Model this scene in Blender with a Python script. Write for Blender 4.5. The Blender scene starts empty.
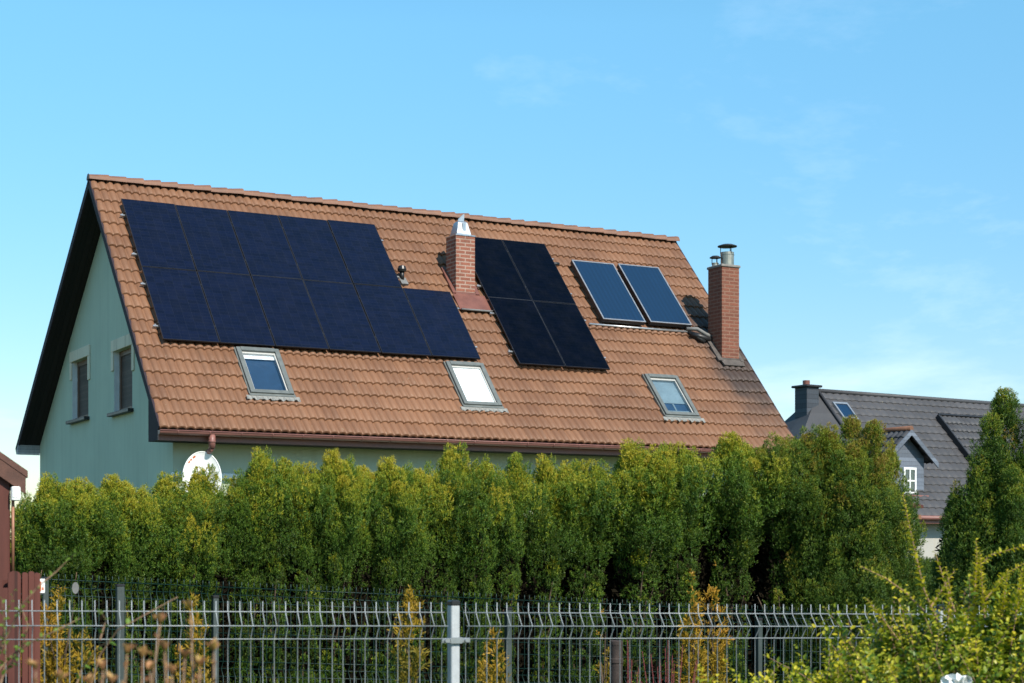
import bpy, math, random
import numpy as np
from mathutils import Vector, Matrix, noise

random.seed(7)
RNG = np.random.default_rng(7)
S = bpy.context.scene
COL = S.collection
PI = math.pi

# ------------------------------------------------------------------ camera model (metres, camera looks along +Y)
F, HZ, EYE = 1674.1, 551.67, 1.75
CAM = np.array([0.0, 0.0, EYE])


def ray(x, y):
    return np.array([(x - 512) / F, 1.0, (HZ - y) / F])


def at(x, y, Y):
    return CAM + ray(x, y) * Y


def hit(x, y, P, N):
    r = ray(x, y)
    return CAM + r * (np.dot(P - CAM, N) / np.dot(r, N))


def ground(x):
    return -0.12 - 0.30 * math.tanh(x / 6.0)


# ------------------------------------------------------------------ object helpers
def link(o, parent=None):
    COL.objects.link(o)
    if parent is not None:
        o.parent = parent
    return o


def tag(o, label=None, cat=None, group=None, kind=None):
    if label:
        o['label'] = label
    if cat:
        o['category'] = cat
    if group:
        o['group'] = group
    if kind:
        o['kind'] = kind
    return o


def thing(name, label, cat, loc=(0, 0, 0), rotz=0.0, group=None, mat=None):
    o = bpy.data.objects.new(name, None)
    o.empty_display_size = 0.2
    if mat is not None:
        o.matrix_world = mat
    else:
        o.location = loc
        o.rotation_euler = (0, 0, rotz)
    link(o)
    return tag(o, label, cat, group)


def copy_tree(o, parent=None):
    c = o.copy()
    COL.objects.link(c)
    c.parent = parent
    for ch in list(o.children):
        copy_tree(ch, c)
    return c


class MB:
    """collects shapes into one mesh"""

    def __init__(self):
        self.v, self.f, self.uv, self.sm = [], [], [], []

    def face(self, pts, uv=None, smooth=False):
        n = len(self.v)
        self.v += [tuple(map(float, p)) for p in pts]
        self.f.append(tuple(range(n, n + len(pts))))
        self.uv.append(uv)
        self.sm.append(smooth)

    def hexa(self, c):
        # c: 8 corners, bottom 4 counter-clockwise then top 4
        for q in ((3, 2, 1, 0), (4, 5, 6, 7), (0, 1, 5, 4), (1, 2, 6, 5), (2, 3, 7, 6), (3, 0, 4, 7)):
            self.face([c[i] for i in q])
        return self

    def box(self, x0, x1, y0, y1, z0, z1, fn=None):
        c = [(x0, y0, z0), (x1, y0, z0), (x1, y1, z0), (x0, y1, z0), (x0, y0, z1), (x1, y0, z1), (x1, y1, z1), (x0, y1, z1)]
        if fn:
            c = [fn(*p) for p in c]
        return self.hexa(c)

    def bevbox(self, x0, x1, y0, y1, z0, z1, b=0.01, fn=None):
        """box with its vertical and horizontal edges chamfered"""
        def g(x, y, z):
            return fn(x, y, z) if fn else (x, y, z)
        r = []
        for z, e in ((z0, b), (z0 + b, 0), (z1 - b, 0), (z1, b)):
            ring = [(x0 + e + b, y0 + e), (x1 - e - b, y0 + e), (x1 - e, y0 + e + b), (x1 - e, y1 - e - b), (x1 - e - b, y1 - e), (x0 + e + b, y1 - e), (x0 + e, y1 - e - b), (x0 + e, y0 + e + b)]
            r.append([g(p[0], p[1], z) for p in ring])
        self.face(r[0][::-1])
        for a, c in zip(r, r[1:]):
            for i in range(8):
                j = (i + 1) % 8
                self.face([a[i], a[j], c[j], c[i]])
        self.face(r[-1])
        return self

    def prism(self, poly, fn0, fn1):
        """poly: 2-D ring; fn0/fn1 map it to the two end faces"""
        a = [fn0(*p) for p in poly]
        b = [fn1(*p) for p in poly]
        self.face(a[::-1])
        self.face(b)
        n = len(poly)
        for i in range(n):
            j = (i + 1) % n
            self.face([a[i], a[j], b[j], b[i]])
        return self

    def tube(self, path, r, n=8, cap=True):
        P = [Vector(p) for p in path]
        if not isinstance(r, (list, tuple)):
            r = [r] * len(P)
        rings = []
        t0 = (P[1] - P[0]).normalized()
        up = Vector((0, 0, 1)) if abs(t0.z) < 0.9 else Vector((1, 0, 0))
        x = t0.cross(up).normalized()
        for i, p in enumerate(P):
            t = ((P[min(i + 1, len(P) - 1)] - P[max(i - 1, 0)])).normalized()
            x = (x - t * x.dot(t)).normalized()
            y = t.cross(x)
            rings.append([p + (x * math.cos(2 * PI * k / n) + y * math.sin(2 * PI * k / n)) * r[i] for k in range(n)])
        base = len(self.v)
        for rg in rings:
            self.v += [tuple(q) for q in rg]
        for i in range(len(P) - 1):
            for k in range(n):
                k2 = (k + 1) % n
                self.f.append((base + i * n + k, base + i * n + k2, base + (i + 1) * n + k2, base + (i + 1) * n + k))
                self.uv.append(None)
                self.sm.append(True)
        if cap:
            self.f.append(tuple(base + k for k in range(n))[::-1])
            self.f.append(tuple(base + (len(P) - 1) * n + k for k in range(n)))
            self.uv += [None, None]
            self.sm += [False, False]
        return self

    def lathe(self, prof, n=24, org=(0, 0, 0), fn=None):
        """prof: list of (radius, z)"""
        base = len(self.v)
        for r, z in prof:
            for k in range(n):
                a = 2 * PI * k / n
                p = (org[0] + r * math.cos(a), org[1] + r * math.sin(a), org[2] + z)
                self.v.append(tuple(fn(*p)) if fn else p)
        for i in range(len(prof) - 1):
            for k in range(n):
                k2 = (k + 1) % n
                self.f.append((base + i * n + k, base + i * n + k2, base + (i + 1) * n + k2, base + (i + 1) * n + k))
                self.uv.append(None)
                self.sm.append(False)
        return self

    def build(self, name, mat, parent=None):
        me = bpy.data.meshes.new(name)
        me.from_pydata(self.v, [], self.f)
        uvl = me.uv_layers.new(name='UVMap')
        V = self.v
        data = []
        for f, uv in zip(self.f, self.uv):
            if uv is not None:
                data += [c for p in uv for c in p]
                continue
            a, b, c = (Vector(V[f[0]]), Vector(V[f[1]]), Vector(V[f[2]]))
            n = (b - a).cross(c - a)
            ax = max(range(3), key=lambda i: abs(n[i]))
            i, j = ((1, 2), (0, 2), (0, 1))[ax]
            for k in f:
                data += [V[k][i], V[k][j]]
        uvl.data.foreach_set('uv', data)
        me.polygons.foreach_set('use_smooth', self.sm)
        if mat is not None:
            me.materials.append(mat)
        me.update()
        return link(bpy.data.objects.new(name, me), parent)


def np_mesh(name, verts, quads, mat, parent=None, attr=None, uv=None, smooth=False):
    """fast mesh from numpy; quads (n,4); attr (nverts,4) goes to colour attribute 'tint'"""
    me = bpy.data.meshes.new(name)
    nv, nf = len(verts), len(quads)
    k = quads.shape[1]
    me.vertices.add(nv)
    me.vertices.foreach_set('co', np.asarray(verts, np.float32).ravel())
    me.loops.add(nf * k)
    me.loops.foreach_set('vertex_index', np.asarray(quads, np.int32).ravel())
    me.polygons.add(nf)
    me.polygons.foreach_set('loop_start', np.arange(0, nf * k, k, dtype=np.int32))
    me.polygons.foreach_set('loop_total', np.full(nf, k, np.int32))
    if smooth:
        me.polygons.foreach_set('use_smooth', np.ones(nf, bool))
    if attr is not None:
        a = me.attributes.new('tint', 'FLOAT_COLOR', 'POINT')
        a.data.foreach_set('color', np.asarray(attr, np.float32).ravel())
    if uv is not None:
        l = me.uv_layers.new(name='UVMap')
        l.data.foreach_set('uv', np.asarray(uv, np.float32)[np.asarray(quads).ravel()].ravel())
    me.update(calc_edges=True)
    if mat is not None:
        me.materials.append(mat)
    if name is None:
        return me
    return link(bpy.data.objects.new(name, me), parent)


# ------------------------------------------------------------------ materials
class NT:
    def __init__(self, name):
        self.m = bpy.data.materials.new(name)
        self.m.use_nodes = True
        self.t = self.m.node_tree
        self.t.nodes.clear()
        self.out = self.n('ShaderNodeOutputMaterial')

    def n(self, typ, **kw):
        d = self.t.nodes.new(typ)
        for k, v in kw.items():
            setattr(d, k, v)
        return d

    def l(self, a, b):
        self.t.links.new(a, b)

    def val(self, sock, v):
        if hasattr(v, 'links') or isinstance(v, bpy.types.NodeSocket):
            self.l(v, sock)
        else:
            if isinstance(v, tuple) and len(v) == 3:
                v = (*v, 1.0)
            sock.default_value = v

    def math(self, op, a, b=None, c=None, clamp=False):
        d = self.n('ShaderNodeMath', operation=op, use_clamp=clamp)
        for i, q in enumerate((a, b, c)):
            if q is not None:
                self.val(d.inputs[i], q)
        return d.outputs[0]

    def mix(self, fac, a, b, blend='MIX'):
        d = self.n('ShaderNodeMix', data_type='RGBA', blend_type=blend)
        self.val(d.inputs[0], fac)
        self.val(d.inputs[6], a)
        self.val(d.inputs[7], b)
        return d.outputs[2]

    def ramp(self, fac, stops):
        d = self.n('ShaderNodeValToRGB')
        cr = d.color_ramp
        while len(cr.elements) < len(stops):
            cr.elements.new(0.5)
        for e, (p, c) in zip(cr.elements, stops):
            e.position = p
            e.color = (*c, 1) if len(c) == 3 else c
        self.val(d.inputs[0], fac)
        return d.outputs[0]

    def coord(self, which='Object'):
        return self.n('ShaderNodeTexCoord').outputs[which]

    def noise(self, vec, scale, detail=4, rough=0.55, out='Fac'):
        d = self.n('ShaderNodeTexNoise')
        if vec is not None:
            self.l(vec, d.inputs['Vector'])
        d.inputs['Scale'].default_value = scale
        d.inputs['Detail'].default_value = detail
        d.inputs['Roughness'].default_value = rough
        return d.outputs[out]

    def mapping(self, vec, scale=(1, 1, 1), loc=(0, 0, 0), rot=(0, 0, 0)):
        d = self.n('ShaderNodeMapping')
        self.l(vec, d.inputs[0])
        d.inputs['Location'].default_value = loc
        d.inputs['Rotation'].default_value = rot
        d.inputs['Scale'].default_value = scale
        return d.outputs[0]

    def bump(self, height, strength=0.3, dist=0.02):
        d = self.n('ShaderNodeBump')
        d.inputs['Strength'].default_value = strength
        d.inputs['Distance'].default_value = dist
        self.l(height, d.inputs['Height'])
        return d.outputs[0]

    def principled(self, color, rough=0.6, metal=0.0, spec=0.4, normal=None, **kw):
        p = self.n('ShaderNodeBsdfPrincipled')
        self.val(p.inputs['Base Color'], color)
        self.val(p.inputs['Roughness'], rough)
        self.val(p.inputs['Metallic'], metal)
        self.val(p.inputs['Specular IOR Level'], spec)
        for k, v in kw.items():
            self.val(p.inputs[k.replace('_', ' ')], v)
        if normal is not None:
            self.l(normal, p.inputs['Normal'])
        self.l(p.outputs[0], self.out.inputs[0])
        return p


def plain(name, col, rough=0.6, metal=0.0, spec=0.4, vary=0.18, scale=6.0, bump=0.0):
    """painted / weathered surface: colour broken up by two noises"""
    n = NT(name)
    c = n.coord()
    a = n.noise(c, scale, 5)
    b = n.noise(c, scale * 9, 3)
    s = n.math('ADD', n.math('MULTIPLY', a, 0.65), n.math('MULTIPLY', b, 0.35))
    lo = tuple(x * (1 - vary) for x in col)
    hi = tuple(min(1, x * (1 + vary)) for x in col)
    colr = n.ramp(s, [(0.3, lo), (0.7, hi)])
    r = n.math('ADD', n.math('MULTIPLY', a, 0.25), rough - 0.12)
    n.principled(colr, r, metal, spec, n.bump(s, bump, 0.01) if bump else None)
    return n.m


def m_tiles(name, base, dark, soot=False, moss=0.25):
    n = NT(name)
    uv = n.coord('UV')
    sep = n.n('ShaderNodeSeparateXYZ')
    n.l(uv, sep.inputs[0])
    # one value per tile (UV is tile numbers)
    fx = n.math('FLOOR', sep.outputs[0])
    fy = n.math('FLOOR', sep.outputs[1])
    cmb = n.n('ShaderNodeCombineXYZ')
    n.l(fx, cmb.inputs[0])
    n.l(fy, cmb.inputs[1])
    wn = n.n('ShaderNodeTexWhiteNoise', noise_dimensions='2D')
    n.l(cmb.outputs[0], wn.inputs['Vector'])
    ob = n.coord('Object')
    big = n.noise(ob, 0.55, 5)
    fine = n.noise(ob, 42, 4, 0.7)
    t = n.math('ADD', n.math('MULTIPLY', wn.outputs[0], 0.20), n.math('ADD', n.math('MULTIPLY', big, 0.55), n.math('MULTIPLY', fine, 0.3)))
    col = n.ramp(t, [(0.3, dark), (0.62, base), (0.95, tuple(min(1, c * 1.22) for c in base))])
    # grime streaks running down the slope
    st = n.noise(n.mapping(uv, (1.7, 0.16, 1)), 1.4, 6, 0.6)
    sm = n.math('MULTIPLY', n.math('SUBTRACT', st, 0.5, clamp=True), 2.2 * moss, clamp=True)
    col = n.mix(sm, col, (0.055, 0.042, 0.032))
    # lichen specks
    sp = n.noise(ob, 17, 3, 0.5)
    col = n.mix(n.math('MULTIPLY', n.math('GREATER_THAN', sp, 0.71), 0.35), col, (0.30, 0.26, 0.17))
    if soot:
        # soot washed down from the tall chimney, a stain with its own ragged outline
        so = n.n('ShaderNodeSeparateXYZ')
        n.l(ob, so.inputs[0])
        w = n.math('ADD', so.outputs[0], n.math('MULTIPLY', n.math('SUBTRACT', n.noise(ob, 1.3, 4), 0.5), 0.9))
        m1 = n.n('ShaderNodeMapRange', interpolation_type='SMOOTHSTEP')
        n.l(w, m1.inputs[0])
        m1.inputs[1].default_value, m1.inputs[2].default_value = 13.0, 13.75
        m2 = n.n('ShaderNodeMapRange', interpolation_type='SMOOTHSTEP')
        n.l(n.math('ADD', so.outputs[2], n.math('MULTIPLY', n.math('SUBTRACT', n.noise(ob, 2.1, 4), 0.5), 1.2)), m2.inputs[0])
        m2.inputs[1].default_value, m2.inputs[2].default_value = 3.9, 5.6
        m3 = n.n('ShaderNodeMapRange', interpolation_type='SMOOTHSTEP')
        n.l(so.outputs[2], m3.inputs[0])
        m3.inputs[1].default_value, m3.inputs[2].default_value = 8.0, 7.0
        mk = n.math('MULTIPLY', n.math('MULTIPLY', m1.outputs[0], m2.outputs[0]), n.math('MULTIPLY', m3.outputs[0], 0.9))
        col = n.mix(mk, col, (0.045, 0.034, 0.03))
    n.principled(col, n.math('ADD', n.math('MULTIPLY', fine, 0.3), 0.42), 0, 0.35, n.bump(fine, 0.25, 0.01))
    return n.m


def m_brick(name, c1, c2, mortar, sx=0.26, sy=0.082, msize=0.014):
    n = NT(name)
    uv = n.coord('UV')
    b = n.n('ShaderNodeTexBrick')
    n.l(uv, b.inputs['Vector'])
    b.inputs['Scale'].default_value = 1.0
    b.inputs['Brick Width'].default_value = sx
    b.inputs['Row Height'].default_value = sy
    b.inputs['Mortar Size'].default_value = msize
    b.inputs['Mortar Smooth'].default_value = 0.1
    b.inputs['Bias'].default_value = 0.0
    b.inputs['Color1'].default_value = (*c1, 1)
    b.inputs['Color2'].default_value = (*c2, 1)
    b.inputs['Mortar'].default_value = (*mortar, 1)
    ob = n.coord('Object')
    nz = n.noise(ob, 5, 6, 0.65)
    f2 = n.noise(ob, 60, 3, 0.6)
    col = n.mix(n.math('MULTIPLY', n.math('SUBTRACT', nz, 0.45, clamp=True), 1.7, clamp=True), b.outputs['Color'], (0.10, 0.05, 0.035))
    col = n.mix(0.15, col, n.ramp(f2, [(0.3, (0.12, 0.06, 0.04)), (0.7, (0.5, 0.27, 0.18))]))
    h = n.math('ADD', n.math('MULTIPLY', n.math('SUBTRACT', 1.0, b.outputs['Fac']), 0.8), n.math('MULTIPLY', f2, 0.3))
    n.principled(col, 0.85, 0, 0.25, n.bump(h, 0.6, 0.012))
    return n.m


def m_stucco(name, col, streak, rough=0.9):
    n = NT(name)
    ob = n.coord('Object')
    big = n.noise(ob, 0.5, 5)
    st = n.noise(n.mapping(ob, (3.2, 3.2, 0.22)), 1.2, 6, 0.65)
    fine = n.noise(ob, 110, 3, 0.7)
    c = n.ramp(n.math('ADD', n.math('MULTIPLY', big, 0.5), n.math('MULTIPLY', st, 0.5)),
               [(0.36, tuple(x * 0.84 for x in col)), (0.64, tuple(x * 1.08 for x in col))])
    c = n.mix(n.math('MULTIPLY', n.math('SUBTRACT', st, 0.53, clamp=True), 3.2, clamp=True), c, streak)
    n.principled(c, rough, 0, 0.2, n.bump(fine, 0.35, 0.006))
    return n.m


def m_boards(name, col, width=0.11, axis=0, dark=0.35):
    """boards with dark joints; UV in metres"""
    n = NT(name)
    uv = n.coord('UV')
    sp = n.n('ShaderNodeSeparateXYZ')
    n.l(uv, sp.inputs[0])
    u = n.math('DIVIDE', sp.outputs[axis], width)
    fr = n.math('FRACT', u)
    gap = n.math('LESS_THAN', fr, 0.1)
    wn = n.n('ShaderNodeTexWhiteNoise', noise_dimensions='1D')
    n.l(n.math('FLOOR', u), wn.inputs['W'])
    ob = n.coord('Object')
    gr = n.noise(n.mapping(ob, (9, 9, 1.0)), 3.0, 6, 0.65)
    c = n.ramp(n.math('ADD', n.math('MULTIPLY', wn.outputs[0], 0.4), n.math('MULTIPLY', gr, 0.6)),
               [(0.25, tuple(x * 0.62 for x in col)), (0.75, tuple(x * 1.25 for x in col))])
    c = n.mix(gap, c, tuple(x * dark for x in col))
    n.principled(c, 0.62, 0, 0.3, n.bump(n.math('SUBTRACT', n.math('MULTIPLY', gr, 0.3), gap), 0.5, 0.01))
    return n.m


def m_pv(name='solar_cells', tone=1.0, spec=.3, coat=.2):
    n = NT(name)
    uv = n.coord('UV')
    sp = n.n('ShaderNodeSeparateXYZ')
    n.l(uv, sp.inputs[0])
    x, y = sp.outputs[0], sp.outputs[1]

    def line(v, pitch, w):
        fr = n.math('FRACT', n.math('DIVIDE', v, pitch))
        d = n.math('ABSOLUTE', n.math('SUBTRACT', fr, 0.5))
        return n.math('GREATER_THAN', d, 0.5 - w / pitch / 2)
    cell = n.math('MAXIMUM', line(x, 0.182, 0.006), line(y, 0.0925, 0.006))
    bus = line(x, 0.0202, 0.0024)
    fx, fy = n.math('FLOOR', n.math('DIVIDE', x, 0.182)), n.math('FLOOR', n.math('DIVIDE', y, 0.0925))
    cm = n.n('ShaderNodeCombineXYZ')
    n.l(fx, cm.inputs[0])
    n.l(fy, cm.inputs[1])
    oi = n.n('ShaderNodeObjectInfo')
    n.l(oi.outputs['Random'], cm.inputs[2])
    wn = n.n('ShaderNodeTexWhiteNoise', noise_dimensions='3D')
    n.l(cm.outputs[0], wn.inputs['Vector'])
    base = n.ramp(wn.outputs[0], [(0, tuple(c * tone for c in (0.003, 0.0036, 0.016))), (1, tuple(c * tone for c in (0.0046, 0.0065, 0.028)))])
    base = n.mix(n.math('MULTIPLY', bus, 0.40), base, (0.024 * tone, 0.030 * tone, 0.070 * tone))
    base = n.mix(n.math('MULTIPLY', cell, 0.45), base, (0.030 * tone, 0.034 * tone, 0.055 * tone))
    ob = n.coord('Object')
    du = n.noise(ob, 2.5, 6, 0.7)
    base = n.mix(n.math('MULTIPLY', n.math('SUBTRACT', du, 0.42, clamp=True), 0.05), base, (0.18, 0.17, 0.16))
    n.principled(base, n.math('ADD', 0.16, n.math('MULTIPLY', du, 0.14)), 0, spec, None, Coat_Weight=coat, Coat_Roughness=0.08)
    return n.m


def m_absorber():
    n = NT('blue_absorber')
    uv = n.coord('UV')
    sp = n.n('ShaderNodeSeparateXYZ')
    n.l(uv, sp.inputs[0])
    fr = n.math('FRACT', n.math('DIVIDE', sp.outputs[0], 0.118))
    tri = n.math('ABSOLUTE', n.math('SUBTRACT', fr, 0.5))
    du = n.noise(n.mapping(n.coord(), (6, 0.5, 1)), 2.0, 5)
    t = n.math('ADD', n.math('MULTIPLY', tri, 0.9), n.math('MULTIPLY', du, 0.6))
    c = n.ramp(t, [(0.15, (0.003, 0.013, 0.036)), (0.5, (0.0035, 0.016, 0.045)), (0.9, (0.005, 0.022, 0.058))])
    n.principled(c, 0.3, 0.0, 0.5, None, Coat_Weight=0.7, Coat_Roughness=0.06)
    return n.m


def m_glass(name, col=(0.02, 0.03, 0.04), trans=0.85):
    """window pane: reflects the sky and lets one look through"""
    n = NT(name)
    tr = n.n('ShaderNodeBsdfTransparent')
    tr.inputs[0].default_value = (0.82, 0.88, 0.92, 1)
    gl = n.n('ShaderNodeBsdfGlossy')
    gl.inputs['Roughness'].default_value = 0.03
    gl.inputs['Color'].default_value = (0.95, 0.97, 1, 1)
    fr = n.n('ShaderNodeFresnel')
    fr.inputs['IOR'].default_value = 1.65
    mx = n.n('ShaderNodeMixShader')
    n.l(n.math('MULTIPLY', fr.outputs[0], 1.7, clamp=True), mx.inputs[0])
    n.l(tr.outputs[0], mx.inputs[1])
    n.l(gl.outputs[0], mx.inputs[2])
    n.l(mx.outputs[0], n.out.inputs[0])
    return n.m


def m_leaf(name, stops, trans=0.3, rough=0.55, spec=0.3, tip=(0.2, 0.22, 0.04), tipw=0.35):
    """foliage: tint.r picks the colour, tint.g runs from the base to the tip of a spray or leaf"""
    n = NT(name)
    a = n.n('ShaderNodeAttribute', attribute_name='tint')
    sp = n.n('ShaderNodeSeparateColor')
    n.l(a.outputs['Color'], sp.inputs[0])
    oi = n.n('ShaderNodeObjectInfo')
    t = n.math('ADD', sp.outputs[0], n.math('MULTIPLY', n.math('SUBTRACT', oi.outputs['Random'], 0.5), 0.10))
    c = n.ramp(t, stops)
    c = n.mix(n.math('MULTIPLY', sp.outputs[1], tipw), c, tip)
    p = n.n('ShaderNodeBsdfPrincipled')
    n.l(c, p.inputs['Base Color'])
    p.inputs['Roughness'].default_value = rough
    p.inputs['Specular IOR Level'].default_value = spec
    tl = n.n('ShaderNodeBsdfTranslucent')
    n.l(n.mix(0.5, c, (0.75, 0.9, 0.2), 'MULTIPLY'), tl.inputs[0])
    mx = n.n('ShaderNodeMixShader')
    mx.inputs[0].default_value = trans
    n.l(p.outputs[0], mx.inputs[1])
    n.l(tl.outputs[0], mx.inputs[2])
    n.l(mx.outputs[0], n.out.inputs[0])
    return n.m


M = dict(
    tile=m_tiles('clay_tiles', (0.2097, 0.1031, 0.05514), (0.1338, 0.06328, 0.03435), soot=True, moss=.4),
    ridge=plain('ridge_tiles', (0.17, 0.08075, 0.0476), 0.6, vary=0.35, scale=3),
    slate=m_tiles('slate_tiles', (0.0656, 0.06396, 0.06724), (0.041, 0.04018, 0.04264), moss=0.15),
    slate2=m_tiles('slate_tiles_rough', (0.0574, 0.05904, 0.06396), (0.0287, 0.0287, 0.0328), moss=0.3),
    wall=m_stucco('green_render', (0.52, 0.58, 0.455), (0.40, 0.42, 0.33)),
    darkwood=m_boards('dark_boards', (0.018, 0.012, 0.012), 0.12, 0),
    barge=plain('barge_paint', (0.024, 0.014, 0.020), 0.8, vary=0.3),
    greyclad=m_boards('grey_cladding', (0.42, 0.40, 0.40), 0.07, 1),
    gutter=plain('gutter_paint', (0.215, 0.095, 0.080), 0.42, vary=0.2, scale=3),
    trim=m_stucco('pale_trim', (0.80, 0.69, 0.53), (0.25, 0.19, 0.13)),
    reveal=plain('white_reveal', (0.66, 0.68, 0.66), 0.7, vary=0.12),
    brownwood=plain('brown_window_wood', (0.15, 0.08, 0.05), 0.5, vary=0.3),
    blackmetal=plain('dark_metal', (0.030, 0.030, 0.032), 0.45, 0.3, vary=0.3),
    brick=m_brick('chimney_brick', (0.2706, 0.0902, 0.0574), (0.1968, 0.06396, 0.04264), (0.3608, 0.2624, 0.2132)),
    brick2=m_brick('tall_chimney_brick', (0.1804, 0.0574, 0.03526), (0.1148, 0.03444, 0.02296), (0.205, 0.1148, 0.082)),
    concrete=plain('concrete', (0.20, 0.19, 0.175), 0.85, vary=0.3, scale=9, bump=0.3),
    lead=plain('lead_flashing', (0.1615, 0.1615, 0.1573), 0.7, 0.1, vary=0.25, scale=8),
    apron=plain('copper_apron', (0.1615, 0.06375, 0.0476), 0.5, 0.1, vary=0.25, scale=5),
    wire=plain('fence_wire', (0.306, 0.3315, 0.34), 0.5, 0.35, vary=0.35, scale=9),
    zinc=plain('zinc_sheet', (0.435, 0.45, 0.465), 0.32, 0.85, vary=0.14, scale=8),
    galv=plain('galvanised_steel', (0.40, 0.42, 0.43), 0.5, 0.1, vary=0.16, scale=14),
    flue=plain('flue_steel', (0.34, 0.325, 0.27), 0.38, 0.8, vary=0.35, scale=7),
    alu=plain('aluminium', (0.44, 0.448, 0.456), 0.35, 0.7, vary=0.12, scale=8),
    winframe=plain('roof_window_frame', (0.136, 0.148, 0.14), 0.45, 0.2, vary=0.2, scale=8),
    winliner=plain('roof_window_liner', (0.42, 0.42, 0.40), 0.5, vary=0.06),
    pv=m_pv('solar_cells', .62, .26, .14),
    pvblack=m_pv('black_solar_cells', .16, .08, .02),
    pvframe=plain('black_panel_frame', (0.024, 0.024, 0.028), 0.4, 0.4, vary=0.2),
    absorber=m_absorber(),
    glass=m_glass('window_glass'),
    shutter=m_boards('brown_shutter', (0.085, 0.056, 0.044), 0.05, 1, 0.6),
    dark=plain('dark_interior', (0.10, 0.055, 0.036), 0.8, vary=0.3),
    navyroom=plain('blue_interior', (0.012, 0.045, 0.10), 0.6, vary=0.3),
    blind=plain('white_blind', (0.86, 0.86, 0.84), 0.7, vary=0.03),
    greyblind=plain('grey_blind', (0.20, 0.26, 0.28), 0.8, vary=0.25, scale=3),
    white=plain('white_paint', (0.80, 0.81, 0.79), 0.4, vary=0.05, scale=3),
    flash=plain('pleated_flashing', (0.22, 0.22, 0.205), 0.7, 0.1, vary=0.3, scale=18),
    sootlead=plain('sooty_flashing', (0.085, 0.072, 0.064), 0.8, 0.05, vary=0.5, scale=9),
    red=plain('red_print', (0.55, 0.14, 0.05), 0.5, vary=0.2),
    darkgreen=plain('green_wire', (0.004, 0.022, 0.017), 0.45, vary=0.3),
    greenpost=plain('green_grey_post', (0.04125, 0.055, 0.05225), 0.5, vary=0.3),
    shedwood=m_boards('red_brown_wood', (0.108, 0.0324, 0.02304), 0.14, 0, 0.4),
    shedroof=plain('brown_bitumen', (0.092, 0.044, 0.032), 0.8, vary=0.35, scale=18, bump=0.4),
    rustpost=plain('rusty_post', (0.045, 0.032, 0.027), 0.8, vary=0.5, scale=22, bump=0.4),
    copper=plain('conduit', (0.288, 0.136, 0.08), 0.5, 0.2, vary=0.2),
    plastic=plain('black_plastic', (0.015, 0.015, 0.016), 0.4, vary=0.2),
    bark=plain('bark', (0.085, 0.058, 0.038), 0.9, vary=0.45, scale=25, bump=0.5),
    twig=plain('pale_twig', (0.24, 0.145, 0.085), 0.8, vary=0.3, scale=30),
    redtwig=plain('red_twig', (0.19, 0.045, 0.045), 0.7, vary=0.35, scale=30),
    cladblue=m_boards('blue_grey_cladding', (0.136, 0.16, 0.2), 0.12, 1, 0.6),
    palewall=m_stucco('pale_render', (0.384, 0.376, 0.344), (0.336, 0.304, 0.248)),
    slateclad=m_boards('slate_cladding', (0.055, 0.065, 0.08), 0.14, 1, 0.5),
    ceiling=plain('plaster', (0.6, 0.6, 0.58), 0.9, vary=0.1),
)
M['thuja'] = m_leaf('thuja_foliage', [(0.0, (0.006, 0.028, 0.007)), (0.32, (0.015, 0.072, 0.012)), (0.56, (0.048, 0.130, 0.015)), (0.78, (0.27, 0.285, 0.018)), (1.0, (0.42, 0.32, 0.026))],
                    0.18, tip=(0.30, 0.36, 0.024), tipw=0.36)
M['bigthuja'] = m_leaf('old_thuja_foliage', [(0.0, (0.006, 0.026, 0.007)), (0.40, (0.015, 0.066, 0.012)), (0.66, (0.050, 0.120, 0.016)), (0.88, (0.25, 0.27, 0.020)), (1.0, (0.22, 0.135, 0.026))],
                       0.18, tip=(0.27, 0.33, 0.024), tipw=0.34)
M['shadetwig'] = m_leaf('shade_toned_inner_twigs', [(0.0, (0.008, 0.007, 0.004)), (1.0, (0.016, 0.012, 0.007))], 0.0, .9, .05, tip=(0.014, 0.012, 0.007), tipw=.2)  # dead twigs, darkened so the shade of the gaps is in their colour
M['golden'] = m_leaf('golden_foliage', [(0.0, (0.13, 0.125, 0.012)), (0.5, (0.34, 0.22, 0.016)), (1.0, (0.46, 0.22, 0.024))], 0.3, tip=(0.40, 0.24, 0.03), tipw=0.4)
M['privet'] = m_leaf('privet_leaves', [(0.0, (0.01872, 0.0676, 0.0104)), (0.30, (0.052, 0.1508, 0.01248)), (0.55, (0.2496, 0.312, 0.01872)), (1.0, (0.6448, 0.5408, 0.0364))], 0.35, 0.4, 0.4, tip=(0.4368, 0.3744, 0.0312), tipw=0.3)
M['budleaf'] = m_leaf('bud_leaves', [(0.0, (0.30, 0.12, 0.06)), (0.5, (0.50, 0.24, 0.11)), (1.0, (0.45, 0.34, 0.08))], 0.35, tip=(0.55, 0.27, 0.15), tipw=0.5)
M['freshleaf'] = m_leaf('fresh_leaves', [(0.0, (0.06, 0.15, 0.02)), (1.0, (0.16, 0.27, 0.03))], 0.4, tip=(0.2, 0.3, 0.05), tipw=0.3)
M['redleaf'] = m_leaf('barberry_leaves', [(0.0, (0.06, 0.010, 0.014)), (1.0, (0.17, 0.030, 0.025))], 0.3, tip=(0.22, 0.05, 0.03), tipw=0.3)

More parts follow.
